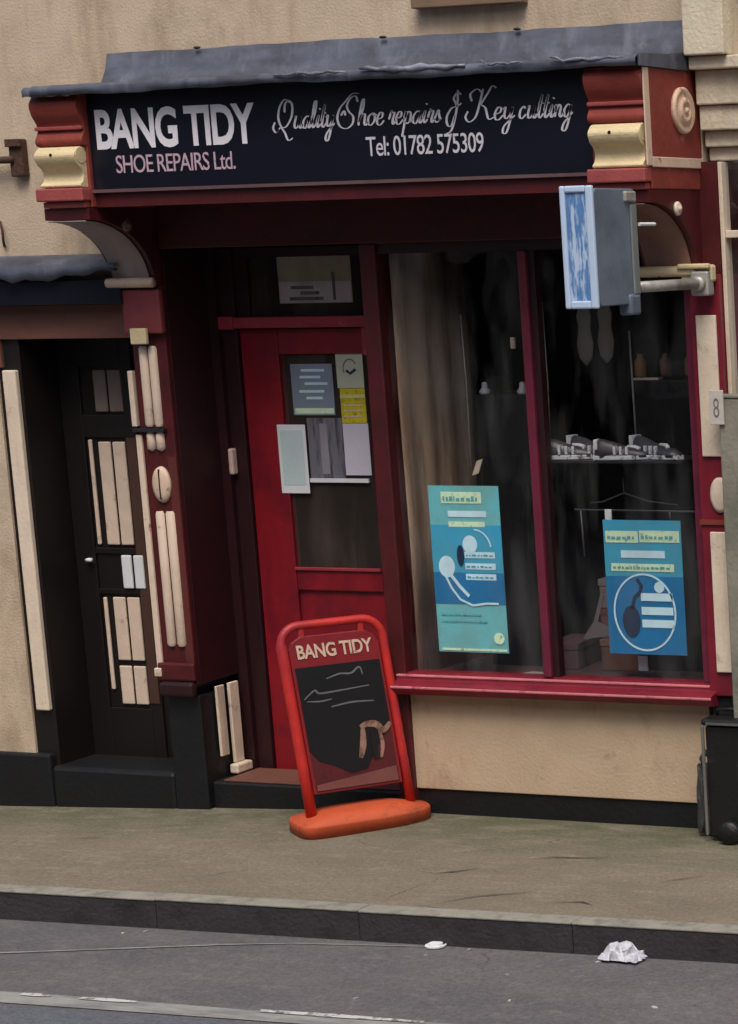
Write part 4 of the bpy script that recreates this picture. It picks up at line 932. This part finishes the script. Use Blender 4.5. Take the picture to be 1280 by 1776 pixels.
N(B(2.187, 4.4, .5, .55, .0, 2.9), 'dark_room', MT['int'])
N(B(2.302, 4.4, .0, .3, -.1, .598), 'riser', MT['stucco'])
N(B(4.402, 8, .0, .3, -.1, 2.81), 'lower_wall', MT['stucco'])

ps = thing('post', 'weathered grey-green timber post against the right pilaster', 'post', (2.24, -.1, 0))
P(B(2.182, 2.275, -.145, -.07, -.02, 1.86), 'shaft', MT['post'], ps, bevel=.006)
P(B(2.178, 2.279, -.149, -.066, 1.861, 1.875), 'cap', MT['post'], ps, bevel=.004)
npl = thing('number_plate', 'white plate reading 8 fixed to the grey-green post beside the shop window', 'number plate', (2.18, -.15, 1.72))
P(B(2.150, 2.212, -.160, -.151, 1.755, 1.895), 'plate', mat('dull_white_plate', srgb(186, 182, 174), .6, .1, 12), npl, bevel=.002)
t8 = text_mesh('digit', '8', mat('grey_digit', srgb(112, 106, 104), .6), npl, 2.168, -.1605, 1.785, .026, .078, thick=.001, offset=-.01); t8.location = -Vector(npl.location)

# bin and bundle
SH = (-.018, .03, 0)
bn = thing('black_bin', 'black lidded box bin by the post below the window sill', 'bin', (2.12, -.2, 0))
P(MB().prism([(2.085, -.22), (2.36, -.22), (2.36, -.05), (2.085, -.05)], 'z', .02, .50), 'body', MT['bin'], bn, bevel=.012)
P(B(2.073, 2.372, -.232, -.045, .502, .53), 'lid', MT['bin'], bn, bevel=.01)
P(B(2.073, 2.086, -.234, -.221, .03, .50), 'corner_rib', mat('scuffed_grey_edge', srgb(104, 104, 100), .5), bn, bevel=.004)
P(B(2.10, 2.34, -.238, -.2325, .508, .518), 'lid_lip', mat('lid_lip_grey', srgb(90, 92, 94), .4), bn)
P(MB().tube([(2.11, -.14, .531), (2.11, -.14, .555), (2.22, -.14, .560), (2.22, -.14, .531)], .008, 8), 'handle', MT['bin'], bn, smooth=True)
P(MB().lathe([(.045, 0), (.05, .01), (.05, .03), (.045, .04)], (2.19, -.265, .052), 'y', 18), 'wheel', MT['bin'], bn, smooth=True)
bn.location = Vector(bn.location)+Vector(SH)
def blob(name, c, rx, ry, rz, m, seed, amt=.25, sub=3, parent=None):
    bm = bmesh.new(); bmesh.ops.create_icosphere(bm, subdivisions=sub, radius=1)
    rnd = random.Random(seed); ph = [rnd.uniform(0, 6) for _ in range(6)]
    for v in bm.verts:
        d = v.co.copy(); k = 1+amt*(math.sin(d.x*5+ph[0])*math.sin(d.z*4+ph[1])+.6*math.sin(d.y*9+d.x*7+ph[2]))+rnd.uniform(-amt, amt)*.35
        z = d.z*rz*k+c[2]
        v.co = (c[0]+d.x*rx*k, c[1]+d.y*ry*k, max(z, c[2]-rz*.92))
    b = MB(); b.bm.free(); b.bm = bm
    return b.build(name, m, parent)
bl = blob('tied_bag', (2.020, -.10, .165), .044, .045, .165, MT['bundle'], 4)
tag(bl, 'dark grey bundled bag slumped against the left of the black bin', 'bag')
bt = MB().tube([(2.020, -.10, .30), (2.005, -.11, .34), (2.03, -.10, .37)], [.014, .010, .016], 7); kn = bt.build('knot', MT['bundle'], bl, smooth=True)

# litter
rl_ = random.Random(21); cm = MB(); nx_, ny_ = 13, 9; gr = []
for i in range(nx_):
    row = []
    for j in range(ny_):
        u, v = i/(nx_-1)-.5, j/(ny_-1)-.5
        ed = 1-2*max(abs(u), abs(v))
        z = .010+.085*max(0, ed)**.6*rl_.uniform(.35, 1.0)
        row.append(cm.bm.verts.new((2.325+u*.165+rl_.uniform(-.012, .012), -1.468+v*.085+rl_.uniform(-.008, .008), -.119+z)))
    gr.append(row)
for i in range(nx_-1):
    for j in range(ny_-1):
        q_ = (gr[i][j], gr[i+1][j], gr[i+1][j+1], gr[i][j+1])
        if rl_.random() < .5: cm.bm.faces.new(q_[:3]); cm.bm.faces.new((q_[0], q_[2], q_[3]))
        else: cm.bm.faces.new((q_[0], q_[1], q_[3])); cm.bm.faces.new((q_[1], q_[2], q_[3]))
ca = cm.build('crumpled_bag', MT['litter'])
m_ = ca.modifiers.new('solid', 'SOLIDIFY'); m_.thickness = .002
tag(ca, 'crumpled white plastic bag lying in the gutter against the kerb', 'litter')
cup = MB().lathe([(.026, 0), (.040, .003), (.041, .009), (.036, .010), (.034, .006), (.028, .006), (.026, .016), (.004, .017), (.002, .017)], (1.535, -1.475, -.119), 'z', 20)
tag(cup.build('cup_lid', MT['white']), 'flat white cup lid lying in the gutter left of the crumpled bag', 'litter')
rnd = random.Random(3)
for i in range(10):
    x = rnd.uniform(-.6, 2.8); y = kerb_y(x)-rnd.uniform(.02, .14)
    if i > 5: x = rnd.uniform(1.4, 2.9); y = rnd.uniform(-2.25, -1.6)
    s = rnd.uniform(.006, .014)
    o = MB().prism([(-s, -s*.5), (s*.8, -s*.6), (s, s*.4), (-.2*s, s*.7)], 'z', 0, .004).build('gutter_scrap', MT['kerb'] if i % 3 else MT['white2'])
    o.location = (x, y, -.1195); o.rotation_euler.z = rnd.uniform(0, 3)
    tag(o, 'small pale scrap of grit or litter lying on the road near the kerb', 'grit', 'scraps on the road')

# iron fittings at top left
def shift(o, d):
    o.location = Vector(o.location)+Vector(d); return o
ib = thing('wall_bracket', 'rusty iron pipe bracket on the beige wall left of the name board', 'bracket', (-1.42, -.02, 2.94))
P(B(-1.425, -1.355, -.045, -.002, 2.855, 3.02), 'back_plate', MT['rust'], ib, bevel=.006)
P(B(-1.43, -1.35, -.062, -.046, 2.985, 3.02), 'plate_lip', MT['rust'], ib, bevel=.004)
P(MB().tube([(-1.95, -.05, 2.925), (-1.43, -.05, 2.93), (-1.40, -.046, 2.93)], .016, 10), 'pipe', MT['rust'], ib, smooth=True)
shift(ib, (.115, 0, 0))
tag(MB().tube([(-1.43, -.003, 2.655), (-1.41, -.03, 2.66), (-1.395, -.035, 2.62), (-1.40, -.03, 2.57), (-1.42, -.003, 2.55)], .006, 8).build('wall_hook', MT['rust'], smooth=True), 'small curved iron hook on the wall above the left lead hood', 'hook')

# ================= STREET OPPOSITE (unseen; sized to block low sky and feed reflections) =================
ot = thing('opposite_terrace', 'unseen brick terrace added opposite to block low sky and reflect in the glass', 'building', (2, -16, 0))
P(B(-30, 36, -22, -16, -.1, 9.2), 'wall', MT['brick'], ot)
P(B(-30, 36, -22.2, -15.8, 9.201, 9.5), 'parapet', MT['stone'], ot)
for i in range(-9, 12):
    if i % 2: P(B(i*3-1.2, i*3+1.1, -15.9985, -15.996, .0, 8.9), 'pale_reflect_bay', MT['stone'], ot)  # pale bays added to give hazy patterns in the glass reflections
for i in range(-9, 12):
    for z in (.9, 4.2): 
        f = P(B(i*3-.65, i*3+.65, -15.995, -15.95, z, z+1.7), 'window', MT['cream'], ot)
        g_ = P(B(i*3-.55, i*3+.55, -15.948, -15.94, z+.1, z+1.6), 'pane', MT['dkbox'], f); g_.location = (0, 0, 0)
